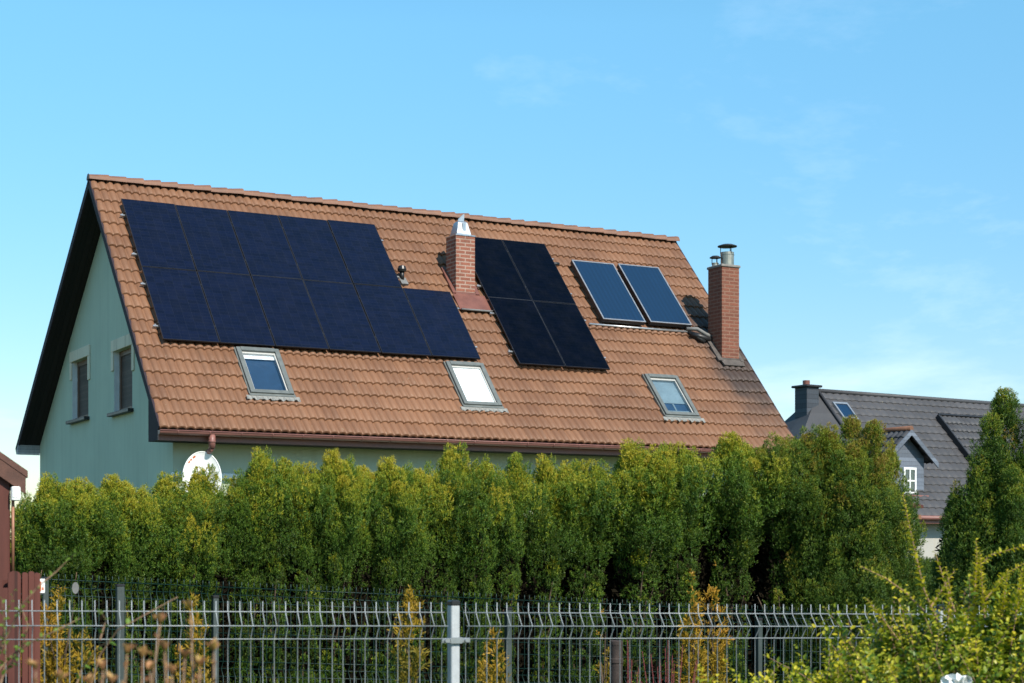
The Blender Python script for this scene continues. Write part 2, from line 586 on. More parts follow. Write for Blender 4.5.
# ------------------------------------------------------------------ THE HOUSE (local frame: x along the ridge, y away from the street, z up)
TH = math.radians(28.663)
PT = math.radians(47.742)
K = 1.1452
U = np.array([math.cos(TH), math.sin(TH), 0])
W = np.array([-math.sin(TH), math.cos(TH), 0])
O = np.array([-7.581 * K, 30 * K, EYE + 6.711 * K])       # left end of the ridge
RZ = O[2]
VD = -(W * math.cos(PT) + np.array([0, 0, 1]) * math.sin(PT))   # down the front slope
NF = -W * math.sin(PT) + np.array([0, 0, 1]) * math.cos(PT)     # normal of the front slope
LEN, SF = 14.49, 7.34
PR = math.atan2(5.25, 6.925)
SR = 8.60


def roof_uv(x, y, off=0.0):
    P = hit(x, y, O + NF * off, NF)
    return float(np.dot(P - O, U)), float(np.dot(P - O, VD))


def fs(a, s, o=0.0):
    """front slope: a along the ridge, s down the slope, o off the surface (house frame)"""
    return (a, -s * math.cos(PT) - o * math.sin(PT), RZ - s * math.sin(PT) + o * math.cos(PT))


def rs(a, s, o=0.0):
    return (a, s * math.cos(PR) + o * math.sin(PR), RZ - s * math.sin(PR) + o * math.cos(PR))


def house_pt(x, y, plane_axis, val):
    """pixel onto a house plane (axis 0: along ridge = val, axis 1: depth = val); returns house frame"""
    N = U if plane_axis == 0 else W
    P = hit(x, y, O + N * val, N)
    d = P - O
    return float(d @ U), float(d @ W), float(P[2])


house = thing('house', 'green rendered gabled house with an orange tiled roof carrying solar panels', 'house', (O[0], O[1], 0), TH)

# walls -------------------------------------------------------------
GI = 0.50                      # gable set back from the verge

WF, WR = house_pt(173, 450, 0, GI)[1], house_pt(40, 470, 0, GI)[1]      # front and rear wall
SLAB = 0.16                    # roof build-up below the tiles


def wall_top(b):
    t = math.tan(PT) if b < 0 else math.tan(PR)
    c = math.cos(PT) if b < 0 else math.cos(PR)
    return RZ - abs(b) * t - SLAB / c


winA = dict(b0=house_pt(88.4, 380, 0, GI)[1], b1=house_pt(72.4, 380, 0, GI)[1], z0=house_pt(80, 419.5, 0, GI)[2], z1=house_pt(80, 359.5, 0, GI)[2])
winB = dict(b0=house_pt(132.3, 380, 0, GI)[1], b1=house_pt(114.2, 380, 0, GI)[1], z0=house_pt(123, 411.5, 0, GI)[2], z1=house_pt(123, 348.5, 0, GI)[2])
wins = [winA, winB]
mb = MB()


def gable(mb, a, holes, flip):
    bs = sorted(set([WF, 0.0, WR] + [h[k] for h in holes for k in ('b0', 'b1')]))
    for b0, b1 in zip(bs, bs[1:]):
        segs = [0.0]
        m = (b0 + b1) / 2
        for h in holes:
            if h['b0'] < m < h['b1']:
                segs += [h['z0'], h['z1']]
        zb = segs + [None]
        for i in range(0, len(zb), 2):
            lo, hi = zb[i], zb[i + 1]
            q = [(a, b0, lo), (a, b1, lo), (a, b1, wall_top(b1 if b1 != 0 else -1e-9) if hi is None else hi), (a, b0, wall_top(b0 if b0 != 0 else 1e-9) if hi is None else hi)]
            mb.face(q if flip else q[::-1])


gable(mb, GI, wins, False)
gable(mb, LEN - GI, [], True)
mb.face([(GI, WF, 0), (LEN - GI, WF, 0), (LEN - GI, WF, wall_top(WF)), (GI, WF, wall_top(WF))])
mb.face([(LEN - GI, WR, 0), (GI, WR, 0), (GI, WR, wall_top(WR)), (LEN - GI, WR, wall_top(WR))])
wall = mb.build('wall', M['wall'], house)

# pale corner strip of the front wall left of the dish is plain render; the ledge behind the dish:
gz = house_pt(200, 474.5, 1, WF)
lg = MB().bevbox(house_pt(171, 475, 1, WF)[0], house_pt(238, 475, 1, WF)[0], WF - 0.10, WF - 0.002, gz[2] - 0.07, gz[2] + 0.03, 0.012)
tag(lg.build('window_ledge', M['white'], house), 'white ledge on the front wall')

# gable windows
for h in wins:
    fr = MB()
    a0, dep = GI, 0.16
    fw = 0.10
    x0, x1 = a0 + dep - 0.05, a0 + dep + 0.01
    fr.box(x0, x1, h['b0'], h['b0'] + fw, h['z0'], h['z1'])
    fr.box(x0, x1, h['b1'] - fw, h['b1'], h['z0'], h['z1'])
    fr.box(x0, x1, h['b0'] + fw, h['b1'] - fw, h['z0'], h['z0'] + fw)
    fr.box(x0, x1, h['b0'] + fw, h['b1'] - fw, h['z1'] - fw, h['z1'])
    mid = (h['b0'] + h['b1']) / 2
    w = fr.build('window', M['brownwood'], house)
    pn = MB()
    pn.face([(x0 + 0.02, h['b0'] + fw, h['z0'] + fw), (x0 + 0.02, h['b1'] - fw, h['z0'] + fw), (x0 + 0.02, h['b1'] - fw, h['z1'] - fw), (x0 + 0.02, h['b0'] + fw, h['z1'] - fw)][::-1])
    pn.build('roller_shutter', M['shutter'], w)
    rv = MB()
    for q in ([(a0, h['b0'], h['z0']), (a0 + dep, h['b0'], h['z0']), (a0 + dep, h['b0'], h['z1']), (a0, h['b0'], h['z1'])],
              [(a0, h['b1'], h['z0']), (a0, h['b1'], h['z1']), (a0 + dep, h['b1'], h['z1']), (a0 + dep, h['b1'], h['z0'])],
              [(a0, h['b0'], h['z1']), (a0 + dep, h['b0'], h['z1']), (a0 + dep, h['b1'], h['z1']), (a0, h['b1'], h['z1'])],
              [(a0, h['b0'], h['z0']), (a0, h['b1'], h['z0']), (a0 + dep, h['b1'], h['z0']), (a0 + dep, h['b0'], h['z0'])]):
        rv.face(q)
    rv.build('reveal', M['reveal'], w)
    sl = MB().bevbox(a0 - 0.12, a0 + dep - 0.06, h['b0'] - 0.10, h['b1'] + 0.14, h['z0'] - 0.06, h['z0'] + 0.012, 0.008)
    sl.build('sill', M['blackmetal'], w)
    tr = MB()
    th_, tw, dr = 0.24, 0.17, 0.52
    tr.bevbox(a0 - 0.03, a0 - 0.002, h['b0'] - tw, h['b1'] + tw, h['z1'] + 0.002, h['z1'] + th_, 0.008)
    tr.bevbox(a0 - 0.028, a0 - 0.002, h['b0'] - tw, h['b0'] - 0.004, h['z1'] - dr, h['z1'], 0.008)
    tr.bevbox(a0 - 0.028, a0 - 0.002, h['b1'] + 0.004, h['b1'] + tw, h['z1'] - dr * 0.75, h['z1'], 0.008)
    tr.build('lintel_trim', M['trim'], w)


# tiled slopes ------------------------------------------------------
def tiled(fn, L, SL, wave, course, amp, lip, per=8, jit=0.004, seed=1):
    """interlocking tiles as real geometry: rolls across, stepped courses down; UV counts tiles"""
    rg = np.random.default_rng(seed)
    nw = int(round(L / wave))
    nx = nw * per + 1
    xs = np.linspace(0, L, nx)
    ph = (np.arange(nx) % per) / per
    prof = amp * (np.abs(np.sin(PI * ph)) ** 0.75)          # broad roll, narrow pan
    nc = int(round(SL / course))
    cs = SL / nc
    V, Q, UVs = [], [], []
    for i in range(nc):
        s0, s1 = i * cs, (i + 1) * cs + 0.012
        tj = np.repeat(rg.normal(0, jit, nw // 2 + 2), per * 2)[:nx]
        sj = np.repeat(rg.normal(0, 0.005, nw // 2 + 2), per * 2)[:nx]
        rows = [(s0, -lip * 0.5, 0.0), (s0 + cs * 0.5, 0.0, 0.5), (s1 - 0.008, lip * 0.5, 0.97), (s1, lip * 0.5 - 0.006, 0.99), (s1, -lip * 0.62, 1.0)]
        base = sum(len(v) for v in V)
        for k, (s, o, t) in enumerate(rows):
            oo = prof + o + tj * (1 if k in (1, 2, 3) else 0)
            ss = np.full(nx, s) + (sj if k >= 2 else 0)
            P = np.array(fn(xs, ss, oo)[0:3], dtype=object)
            P = np.stack([np.broadcast_to(np.asarray(c, float), xs.shape) for c in P], 1)
            V.append(P)
            UVs.append(np.stack([xs / (2 * wave), np.full(nx, i + min(t, 0.98))], 1))
        for k in range(len(rows) - 1):
            a = base + k * nx + np.arange(nx - 1)
            Q.append(np.stack([a + nx, a + nx + 1, a + 1, a], 1))
    return np.concatenate(V), np.concatenate(Q), np.concatenate(UVs)


v, q, uvs = tiled(lambda a, s, o: fs(a, s, o - 0.03), LEN, SF, 0.1647, 0.367, 0.048, 0.048)
v2, q2, uv2 = tiled(lambda a, s, o: rs(a, s, o - 0.03), LEN, SR, 0.1647, 0.367, 0.042, 0.034, per=4, seed=2)
hole = [roof_uv(px, py, 0.07) for px, py in ((235.8, 347.2), (445.6, 361.5), (644.4, 374.2))]
qa = v[q].mean(1)
qs_ = (RZ - qa[:, 2]) / math.sin(PT)
keep = np.ones(len(q), bool)
for ha, hs_ in hole:
    keep &= ~((qa[:, 0] > ha + .06) & (qa[:, 0] < ha + .80) & (qs_ > hs_ + .07) & (qs_ < hs_ + 1.21))
q = q[keep]
roof = np_mesh('roof', np.concatenate([v, v2]), np.concatenate([q, q2[:, ::-1] + len(v)]), M['tile'], house, uv=np.concatenate([uvs, uv2]))

rc = MB()
nr = 40
for i in range(nr):
    a0, a1 = i * LEN / nr - 0.02, (i + 1) * LEN / nr + 0.03
    za, zb = random.uniform(-.012, .012), random.uniform(-.012, .012)
    ra, rb = 0.112, 0.15
    n = 12
    ringa, ringb, ringc = [], [], []
    for k in range(n + 1):
        t = PI * k / n
        ringa.append((a0, ra * math.cos(t), RZ - 0.045 + za + ra * 0.95 * math.sin(t)))
        ringb.append((a1, rb * math.cos(t), RZ - 0.045 + zb + rb * 0.95 * math.sin(t)))
        ringc.append((a1, (rb - .03) * math.cos(t), RZ - 0.045 + zb + (rb - .03) * 0.95 * math.sin(t)))
    for k in range(n):
        rc.face([ringa[k], ringb[k], ringb[k + 1], ringa[k + 1]][::-1], smooth=True)
        rc.face([ringb[k], ringc[k], ringc[k + 1], ringb[k + 1]][::-1])
rc.face([(-0.02, 0.125 * math.cos(PI * k / 12), RZ - 0.045 + 0.119 * math.sin(PI * k / 12)) for k in range(13)])
rc.build('ridge_cap', M['ridge'], roof)

sl = MB()
for fn, ss in ((fs, SF - 0.03), (rs, SR - 0.03)):
    sl.hexa([fn(0.03, 0.02, -SLAB), fn(LEN - .03, 0.02, -SLAB), fn(LEN - .03, ss, -SLAB), fn(0.03, ss, -SLAB), fn(0.03, 0.02, -.05), fn(LEN - .03, 0.02, -.05), fn(LEN - .03, ss, -.05), fn(0.03, ss, -.05)])
sl.build('soffit', M['darkwood'], roof)
for a0, a1 in ((-0.012, 0.028), (LEN - 0.028, LEN + 0.012)):
    for fn, ss, dp_ in ((fs, SF - 0.01, -.15), (rs, SR - 0.01, -.17)):
        b = MB()
        b.hexa([fn(a0, 0.0, dp_), fn(a1, 0.0, dp_), fn(a1, ss, dp_), fn(a0, ss, dp_), fn(a0, -0.0, -0.012), fn(a1, -0.0, -0.012), fn(a1, ss, -0.012), fn(a0, ss, -0.012)])
        b.build('bargeboard', M['barge'], roof)

# boxed eaves: soffit, fascia, end panels
eb = MB()
ef = fs(0, SF)                     # front eave edge
zb_f = RZ - SF * math.sin(PT) - 0.235
poly = [(ef[1] + 0.13, zb_f), (WF + 0.0, zb_f), (WF + 0.0, wall_top(WF) + 0.02), (ef[1] + 0.13, RZ - (SF - .2) * math.sin(PT) - 0.26)]
for a0, a1 in ((0.035, GI - 0.003), (LEN - GI + 0.003, LEN - 0.035)):
    eb.prism(poly, lambda y, z: (a0, y, z), lambda y, z: (a1, y, z))
eb.prism([(ef[1] + 0.13, zb_f), (WF - 0.003, zb_f), (WF - 0.003, zb_f + 0.03), (ef[1] + 0.13, zb_f + 0.03)], lambda y, z: (GI, y, z), lambda y, z: (LEN - GI, y, z))
o_ = eb.build('eave_box', M['barge'], house)
er = rs(0, SR)
eb = MB()
zr = RZ - SR * math.sin(PR) - 0.15
poly2 = [(er[1] - 0.14, zr), (er[1] - 0.14, er[2] - 0.06), (WR, wall_top(WR) + 0.02), (WR, zr - 0.02)]
for a0, a1 in ((-0.02, GI - 0.003), (LEN - GI + 0.003, LEN + 0.02)):
    eb = MB()
    eb.prism(poly2, lambda y, z: (a0, y, z), lambda y, z: (a1, y, z))
    eb.build('eave_box', M['greyclad'], house)
fa = MB().box(0.0, LEN, ef[1] + 0.10, ef[1] + 0.128, zb_f - 0.01, ef[2] - 0.02)
fa.build('fascia', M['gutter'], house)

# gutter (half round, open) with brackets
gy, gz0, gr = ef[1] - 0.045, ef[2] - 0.075, 0.075
gt = MB()
n = 10
for rr, flip in ((gr, False), (gr - 0.006, True)):
    for i in range(n):
        t0, t1 = PI + PI * i / n, PI + PI * (i + 1) / n
        qd = [(-0.03, gy + rr * math.cos(t0), gz0 + rr * math.sin(t0)), (LEN + .03, gy + rr * math.cos(t0), gz0 + rr * math.sin(t0)),
              (LEN + .03, gy + rr * math.cos(t1), gz0 + rr * math.sin(t1)), (-0.03, gy + rr * math.cos(t1), gz0 + rr * math.sin(t1))]
        gt.face(qd if flip else qd[::-1], smooth=True)
gt.tube([(-0.03, gy - gr, gz0), (LEN + .03, gy - gr, gz0)], 0.012, 8)
for e in (-0.03, LEN + .03):
    gt.prism([(gr * math.cos(PI + PI * i / n), gr * math.sin(PI + PI * i / n)) for i in range(n + 1)], lambda y, z: (e - .004, gy + y, gz0 + z), lambda y, z: (e + .004, gy + y, gz0 + z))
gutter = gt.build('gutter', M['gutter'], house)
for i in range(24):
    a = 0.3 + i * 0.6
    b = MB()
    b.tube([(a, gy + (gr + .008) * math.cos(PI + PI * k / 8), gz0 + (gr + .008) * math.sin(PI + PI * k / 8)) for k in range(9)], 0.007, 5)
    b.build('bracket', M['gutter'], gutter)

dpx = house_pt(212, 440, 1, gy)
dp = MB()
dp.tube([(dpx[0], gy, gz0 - 0.05), (dpx[0], gy, gz0 - 0.30)], 0.062, 14)
dp.tube([(dpx[0], gy, gz0 - 0.16), (dpx[0], gy, gz0 - 0.19)], 0.069, 14)
dp.tube([(dpx[0], gy, gz0 - 0.28), (dpx[0] - .01, gy + 0.06, gz0 - 0.335), (dpx[0] - 0.05, WF - 0.14, gz0 - 0.52), (dpx[0] - 0.06, WF - 0.08, gz0 - 0.60), (dpx[0] - 0.06, WF - 0.08, 0.05)], 0.05, 12)
dp.build('downpipe', M['gutter'], house)

# chimneys ----------------------------------------------------------


def chimney(a0, a1, y_front, y_back, z_top, mat, name='chimney'):
    zlow = RZ + min(y_front, 0) * math.tan(PT) - 0.3
    m = MB()
    m.bevbox(a0, a1, y_front, y_back, zlow, z_top, 0.006)
    return m.build(name, mat, house)


# left chimney
a, s = roof_uv(456, 296)
b_, _ = roof_uv(474.5, 296.5)
yf = -s * math.cos(PT)
ztop = house_pt(465, 236, 1, yf)[2]
ybk = None
# back-left edge of the top at pixel x=446
P = hit(446, 238.5, O + U * a, U)
ybk = float((P - O) @ W)
c1 = chimney(a, b_, yf, ybk, ztop, M['brick'])
cw = (a + b_) / 2
cy = (yf + ybk) / 2
cp = MB()
cp.bevbox(a - 0.012, b_ + 0.012, yf - 0.012, ybk + 0.012, ztop, ztop + 0.03, 0.006)
# zinc hood: a tapering four-sided cowl with a wind vane fin
zc = ztop + 0.03
for (w0, h0), (w1, h1) in (((0.175, 0.0), (0.17, 0.04)), ((0.17, 0.04), (0.11, 0.29)), ((0.11, 0.29), (0.08, 0.32))):
    for sx, sy in ((1, 0), (0, 1), (-1, 0), (0, -1)):
        tx, ty = -sy, sx
        cp.face([(cw + sx * w0 + tx * w0, cy + sy * w0 + ty * w0, zc + h0), (cw + sx * w0 - tx * w0, cy + sy * w0 - ty * w0, zc + h0),
                 (cw + sx * w1 - tx * w1, cy + sy * w1 - ty * w1, zc + h1), (cw + sx * w1 + tx * w1, cy + sy * w1 + ty * w1, zc + h1)][::-1])
cp.box(cw - 0.085, cw + 0.085, cy - 0.085, cy + 0.085, zc + 0.305, zc + 0.32)
cowl = cp.build('cowl', M['zinc'], c1)
fin = MB()
fin.prism([(-0.07, 0.32), (0.08, 0.32), (0.09, 0.50), (0.055, 0.485), (-0.05, 0.38)], lambda x, z: (cw + x, cy - 0.012, zc + z), lambda x, z: (cw + x, cy + 0.012, zc + z))
fin.box(cw - 0.02, cw + 0.05, cy - 0.16, cy - 0.115, zc + 0.10, zc + 0.27)
fin.build('vane', M['zinc'], cowl)
fl = MB()
f1, f2 = a - 0.09, b_ + 0.30
fl.hexa([fs(f1, s - 0.02, 0.03), fs(f2, s - .02, .03), fs(f2, s + .50, .03), fs(f1, s + .50, .03), fs(f1, s - .02, .05), fs(f2, s - .02, .05), fs(f2, s + .50, .055), fs(f1, s + .50, .055)])
sb = -ybk / math.cos(PT)
for e0, e1 in ((a - 0.09, a - 0.012), (b_ + 0.012, b_ + 0.10)):
    fl.hexa([fs(e0, sb - .15, .02), fs(e1, sb - .15, .02), fs(e1, s - .02, .02), fs(e0, s - .02, .02), fs(e0, sb - .15, .075), fs(e1, sb - .15, .075), fs(e1, s - .02, .075), fs(e0, s - .02, .075)])
fl.bevbox(a - 0.015, b_ + 0.015, yf - 0.016, yf - 0.002, RZ + yf * math.tan(PT) - 0.05, RZ + yf * math.tan(PT) + 0.10, 0.004)
fl.build('flashing', M['apron'], c1)
fb = MB()
fb.tube([fs(f1 + .02, s + .52, .07), fs(f2 + .05, s + .52, .07)], 0.022, 8)
fb.build('snow_bar', M['lead'], c1)

# right, tall chimney
a, s = roof_uv(722, 362)
b_ = 14.185
yf = -s * math.cos(PT)
ztop = house_pt(722, 265.5, 1, yf)[2]
P = hit(708, 264, O + U * a, U)
ybk = float((P - O) @ W)
c2 = chimney(a, b_, yf, ybk, ztop, M['brick2'])
cp = MB()
cp.bevbox(a - 0.025, b_ + 0.025, yf - 0.025, ybk + 0.025, ztop - .02, ztop + 0.04, 0.012)
cap = cp.build('capping_slab', M['concrete'], c2)
zc = ztop + 0.04


def flue(cx_, cy_, r, h, gap, rc_):
    m = MB()
    m.lathe([(r, 0), (r, h), (r - 0.012, h), (r - 0.012, 0.02), (0.001, 0.02)], 24, (cx_, cy_, zc))
    m.lathe([(r + 0.008, h * 0.8), (r + 0.008, h * 0.83), (r, h * .83)], 24, (cx_, cy_, zc))
    f_ = m.build('flue', M['flue'], c2)
    t = MB()
    for k in range(3):
        an = 2 * PI * k / 3 + 0.5
        t.tube([(cx_ + r * math.cos(an), cy_ + r * math.sin(an), zc + h - .04), (cx_ + r * math.cos(an), cy_ + r * math.sin(an), zc + h + gap)], 0.009, 6)
    t.lathe([(0.001, h + gap + 0.0), (rc_, h + gap), (rc_, h + gap + .018), (rc_ * .6, h + gap + .05), (0.001, h + gap + .06)], 24, (cx_, cy_, zc))
    t.build('rain_cap', M['blackmetal'], f_)


fx = house_pt(727.3, 264, 1, (yf + ybk) / 2)[0]
flue(fx, (yf + ybk) / 2, 0.155, 0.33, 0.13, 0.225)
fx2 = house_pt(714.3, 264, 1, ybk - 0.12)[0]
flue(fx2 + 0.02, ybk - 0.13, 0.075, 0.09, 0.11, 0.13)
fl = MB()
fl.bevbox(a - 0.016, b_ + 0.016, yf - 0.018, yf - 0.002, RZ + yf * math.tan(PT) - 0.05, RZ + yf * math.tan(PT) + 0.10, 0.004)
fl.hexa([fs(a - .06, s - .02, .02), fs(b_ + .08, s - .02, .02), fs(b_ + .06, s + .16, .02), fs(a - .03, s + .16, .02), fs(a - .06, s - .02, .06), fs(b_ + .08, s - .02, .06), fs(b_ + .06, s + .16, .06), fs(a - .03, s + .16, .06)])
sb = -ybk / math.cos(PT)
for e0, e1 in ((a - 0.13, a - 0.008), (b_ + 0.008, b_ + 0.10)):
    fl.hexa([fs(e0, sb - .1, .02), fs(e1, sb - .1, .02), fs(e1, s + .02, .02), fs(e0, s + .02, .02), fs(e0, sb - .1, .07), fs(e1, sb - .1, .07), fs(e1, s + .02, .07), fs(e0, s + .02, .07)])
fl.build('flashing', M['sootlead'], c2)

# vent pipe between the left array and the left chimney
va, vs = roof_uv(402, 281)
vp = MB()
vb = fs(va, vs)
vp.tube([vb, (vb[0], vb[1], vb[2] + 0.22)], 0.05, 12)
vp.lathe([(0.001, 0.20), (0.085, 0.20), (0.10, 0.25), (0.075, 0.32), (0.001, 0.345)], 16, vb)
vent = vp.build('roof_vent', M['plastic'], house)
vl = MB()
vl.hexa([fs(va - .07, vs - .08, .0), fs(va + .09, vs - .08, .0), fs(va + .09, vs + .16, .0), fs(va - .07, vs + .16, .0), fs(va - .07, vs - .08, .04), fs(va + .09, vs - .08, .04), fs(va + .09, vs + .16, .06), fs(va - .07, vs + .16, .06)])
vl.build('flashing', M['lead'], vent)


# roof windows ------------------------------------------------------
def roof_window(px, py, label, kind):
    a, s = roof_uv(px, py, 0.07)
    Wd, Hd, fw = 0.86, 1.27, 0.085
    m = MB()

    def bar(x0, x1, y0, y1, o0, o1):
        m.hexa([fs(x0, y0, o0), fs(x1, y0, o0), fs(x1, y1, o0), fs(x0, y1, o0), fs(x0, y0, o1), fs(x1, y0, o1), fs(x1, y1, o1), fs(x0, y1, o1)])
    bar(a, a + fw, s, s + Hd, -.05, .09)
    bar(a + Wd - fw, a + Wd, s, s + Hd, -.05, .09)
    bar(a + fw, a + Wd - fw, s, s + fw * 1.1, -.05, .10)
    bar(a + fw, a + Wd - fw, s + Hd - fw, s + Hd, -.05, .085)
    bar(a - 0.03, a - 0.002, s - .03, s + Hd + .02, -.03, .045)
    bar(a + Wd + .002, a + Wd + .03, s - .03, s + Hd + .02, -.03, .045)
    bar(a - 0.03, a + Wd + .03, s + Hd + .003, s + Hd + .06, -.02, .06)
    w = m.build('roof_window', M['winframe'], house)
    w['label'] = label
    g0, g1 = 0.085, 0.10
    x0, x1, y0, y1 = a + fw, a + Wd - fw, s + fw * 1.1, s + Hd - fw
    m = MB()
    t = 0.026

    def bar2(x0, x1, y0, y1, o0, o1, mm):
        mm.hexa([fs(x0, y0, o0), fs(x1, y0, o0), fs(x1, y1, o0), fs(x0, y1, o0), fs(x0, y0, o1), fs(x1, y0, o1), fs(x1, y1, o1), fs(x0, y1, o1)])
    bar2(x0 + .001, x0 + t, y0, y1, -.05, .05, m)
    bar2(x1 - t, x1 - .001, y0, y1, -.05, .05, m)
    bar2(x0 + t, x1 - t, y0 + .001, y0 + t * 1.6, -.05, .05, m)
    bar2(x0 + t, x1 - t, y1 - t, y1 - .001, -.05, .05, m)
    m.build('sash', M['winliner'], w)
    x0, x1, y0, y1 = x0 + t, x1 - t, y0 + t * 1.6, y1 - t
    m = MB()
    m.face([fs(x0, y0, .035), fs(x0, y1, .035), fs(x1, y1, .035), fs(x1, y0, .035)])
    m.build('pane', M['glass'], w)
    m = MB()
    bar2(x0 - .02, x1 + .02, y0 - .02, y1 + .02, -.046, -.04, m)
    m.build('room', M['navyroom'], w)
    m = MB()
    if kind == 'short':
        bar2(x0, x1, y0 + .001, y0 + 0.10, -.01, .0, m)
        m.build('roller_blind', M['blind'], w)
    elif kind == 'full':
        bar2(x0, x1, y0 + .001, y1 - .001, 0.015, .022, m)
        m.build('roller_blind', M['blind'], w)
    else:
        bar2(x0, x1, y0 + .001, y0 + (y1 - y0) * 0.66, -.03, -.02, m)
        m.build('roller_blind', M['greyblind'], w)
        m = MB()
        xm = (x0 + x1) / 2
        bar2(xm - .02, xm + .02, y0 + (y1 - y0) * .66, y1, -.038, -.03, m)
        bar2(x0, x1, y1 - .12, y1 - .09, -.029, -.022, m)
        m.build('curtain_rail', M['greyblind'], w)
    # pleated flashing apron below
    m = MB()
    nn = 44
    for i in range(nn):
        xa, xb = a - .10 + (Wd + .2) * i / nn, a - .10 + (Wd + .2) * (i + 1) / nn
        za = .045 + .016 * math.sin(i * 1.43)
        zb = .045 + .016 * math.sin((i + 1) * 1.43)
        j0, j1 = .02 * math.sin(i * .9), .02 * math.sin((i + 1) * .9)
        m.face([fs(xa, s + Hd + .05, .05), fs(xa, s + Hd + .15 + j0, za), fs(xb, s + Hd + .15 + j1, zb), fs(xb, s + Hd + .05, .05)])
        m.face([fs(xa, s + Hd + .15 + j0, za), fs(xa, s + Hd + .15 + j0, za - .02), fs(xb, s + Hd + .15 + j1, zb - .02), fs(xb, s + Hd + .15 + j1, zb)])
    m.build('flashing', M['flash'], w)


roof_window(235.8, 347.2, 'roof window with dark glass', 'short')
roof_window(445.6, 361.5, 'roof window with a white blind fully drawn', 'full')
roof_window(644.4, 374.2, 'roof window with a grey blind drawn two thirds down', 'part')


# ------------------------------------------------------------------ SOLAR PANELS (things on the roof)
def roof_matrix(a, s, o):
    """origin at a,s on the front slope, x along the ridge, y UP the slope, z off the roof (world)"""
    p = O + U * a + VD * s + NF * o
    m = Matrix.Identity(4)
    for i in range(3):
        m[i][0], m[i][1], m[i][2], m[i][3] = U[i], -VD[i], NF[i], p[i]
    return m


PW, PH, POFF = 1.134 * 0.9935, 2.1586 * 0.9935, 0.13
GAP = 0.016
pw_, ph_ = PW - GAP, PH - GAP
first = None


def solar_panel(a, s, label, group):
    """a,s: upper left corner"""
    global first
    mtx = roof_matrix(a + GAP / 2 + random.gauss(0, .002), s + PH - GAP / 2, POFF + random.gauss(0, .003)) @ Matrix.Rotation(random.gauss(0, .0025), 4, 'X') @ Matrix.Rotation(random.gauss(0, .0025), 4, 'Y')
    if first is None:
        r = thing('solar_module', label, 'solar panel', group=group, mat=mtx)
        m = MB()
        t, d = 0.012, 0.035
        m.box(0, pw_, 0, t, -d, 0)
        m.box(0, pw_, ph_ - t, ph_, -d, 0)
        m.box(0, t, t, ph_ - t, -d, 0)
        m.box(pw_ - t, pw_, t, ph_ - t, -d, 0)
        m.build('frame', M['pvframe'], r)
        m = MB()
        m.box(t, pw_ - t, t, ph_ - t, -0.012, -0.003)
        m.build('cell_glass', M['pv'], r)
        m = MB()
        m.box(0.01, pw_ - .01, 0.01, ph_ - .01, -0.034, -0.028)
        m.build('backsheet', M['plastic'], r)
        m = MB()
        for yy in (0.22 * ph_, 0.80 * ph_):
            m = MB().bevbox(-GAP * .9, -.001, yy - .02, yy + .02, -.034, .003, .003)
            m.build('clamp', M['blackmetal'], r)
        first = r
        return r
    r = copy_tree(first)
    r.matrix_world = mtx
    r['label'] = label
    r['group'] = group
    return r


# grid origin, moved from the roof plane to the plane of the panels along the sight lines
def to_off(a, s, o):
    P = O + U * a + VD * s
    d = P - CAM
    t = np.dot(O + NF * o - CAM, NF) / np.dot(d, NF)
    Q = CAM + d * t - O
    return float(Q @ U), float(Q @ VD)


AL, SL_ = to_off(0.473 * K, 0.545 * K, POFF)
AR, SR_ = to_off(7.189 * K, 0.61 * K, POFF)
ordn = ['leftmost', 'second from the left', 'middle', 'fourth from the left', 'right-hand end']
for i in range(5):
    solar_panel(AL + i * PW, SL_, f'dark blue solar panel, {ordn[i]} in the upper row of the big array', 'panels of the big array')
ordl = ['leftmost', 'second from the left', 'third from the left', 'fourth from the left', 'fifth from the left', 'last, beyond the upper row']
for i in range(6):
    solar_panel(AL + i * PW, SL_ + PH, f'dark blue solar panel in the big array, lower row, {ordl[i]}', 'panels of the big array')
blackglass = None
for r_, c_, t in ((0, 0, 'upper left of four, partly hidden'), (0, 1, 'upper right of four'), (1, 0, 'lower left of four'), (1, 1, 'lower right of four')):
    o_ = solar_panel(AR + c_ * PW, SR_ + r_ * PH, f'black solar panel beside the short chimney, {t}', 'panels of the group of four')
    for ch in o_.children:
        if ch.name.startswith('cell_glass'):
            if blackglass is None:
                blackglass = ch.data.copy()
                blackglass.materials[0] = M['pvblack']
            ch.data = blackglass


def rail_set(a0, a1s, s0, label):
    r = thing('mounting_rails', label, 'mounting rails', mat=roof_matrix(a0, s0 + 2 * PH, 0.0))
    for row, a1 in enumerate(a1s):
        for fr in (0.20, 0.78):
            yy = (1 - row) * PH + fr * ph_
            m = MB()
            m.box(-0.09, a1 - a0 + 0.07, yy - .02, yy + .02, POFF - .082, POFF - .042)
            rl = m.build('rail', M['alu'], r)
            nh = int((a1 - a0) / 1.1) + 1
            for k in range(nh):
                xx = -0.04 + (a1 - a0 + .06) * k / nh
                MB().box(xx, xx + .03, yy - .015, yy + .10, .012, POFF - .083).build('roof_hook', M['alu'], rl)
    return r


rail_set(AL, (AL + 5 * PW, AL + 6 * PW), SL_, 'aluminium rails with roof hooks carrying the big array of dark blue panels')
rail_set(AR, (AR + 2 * PW, AR + 2 * PW), SR_, 'aluminium rails with roof hooks carrying the group of four black panels')

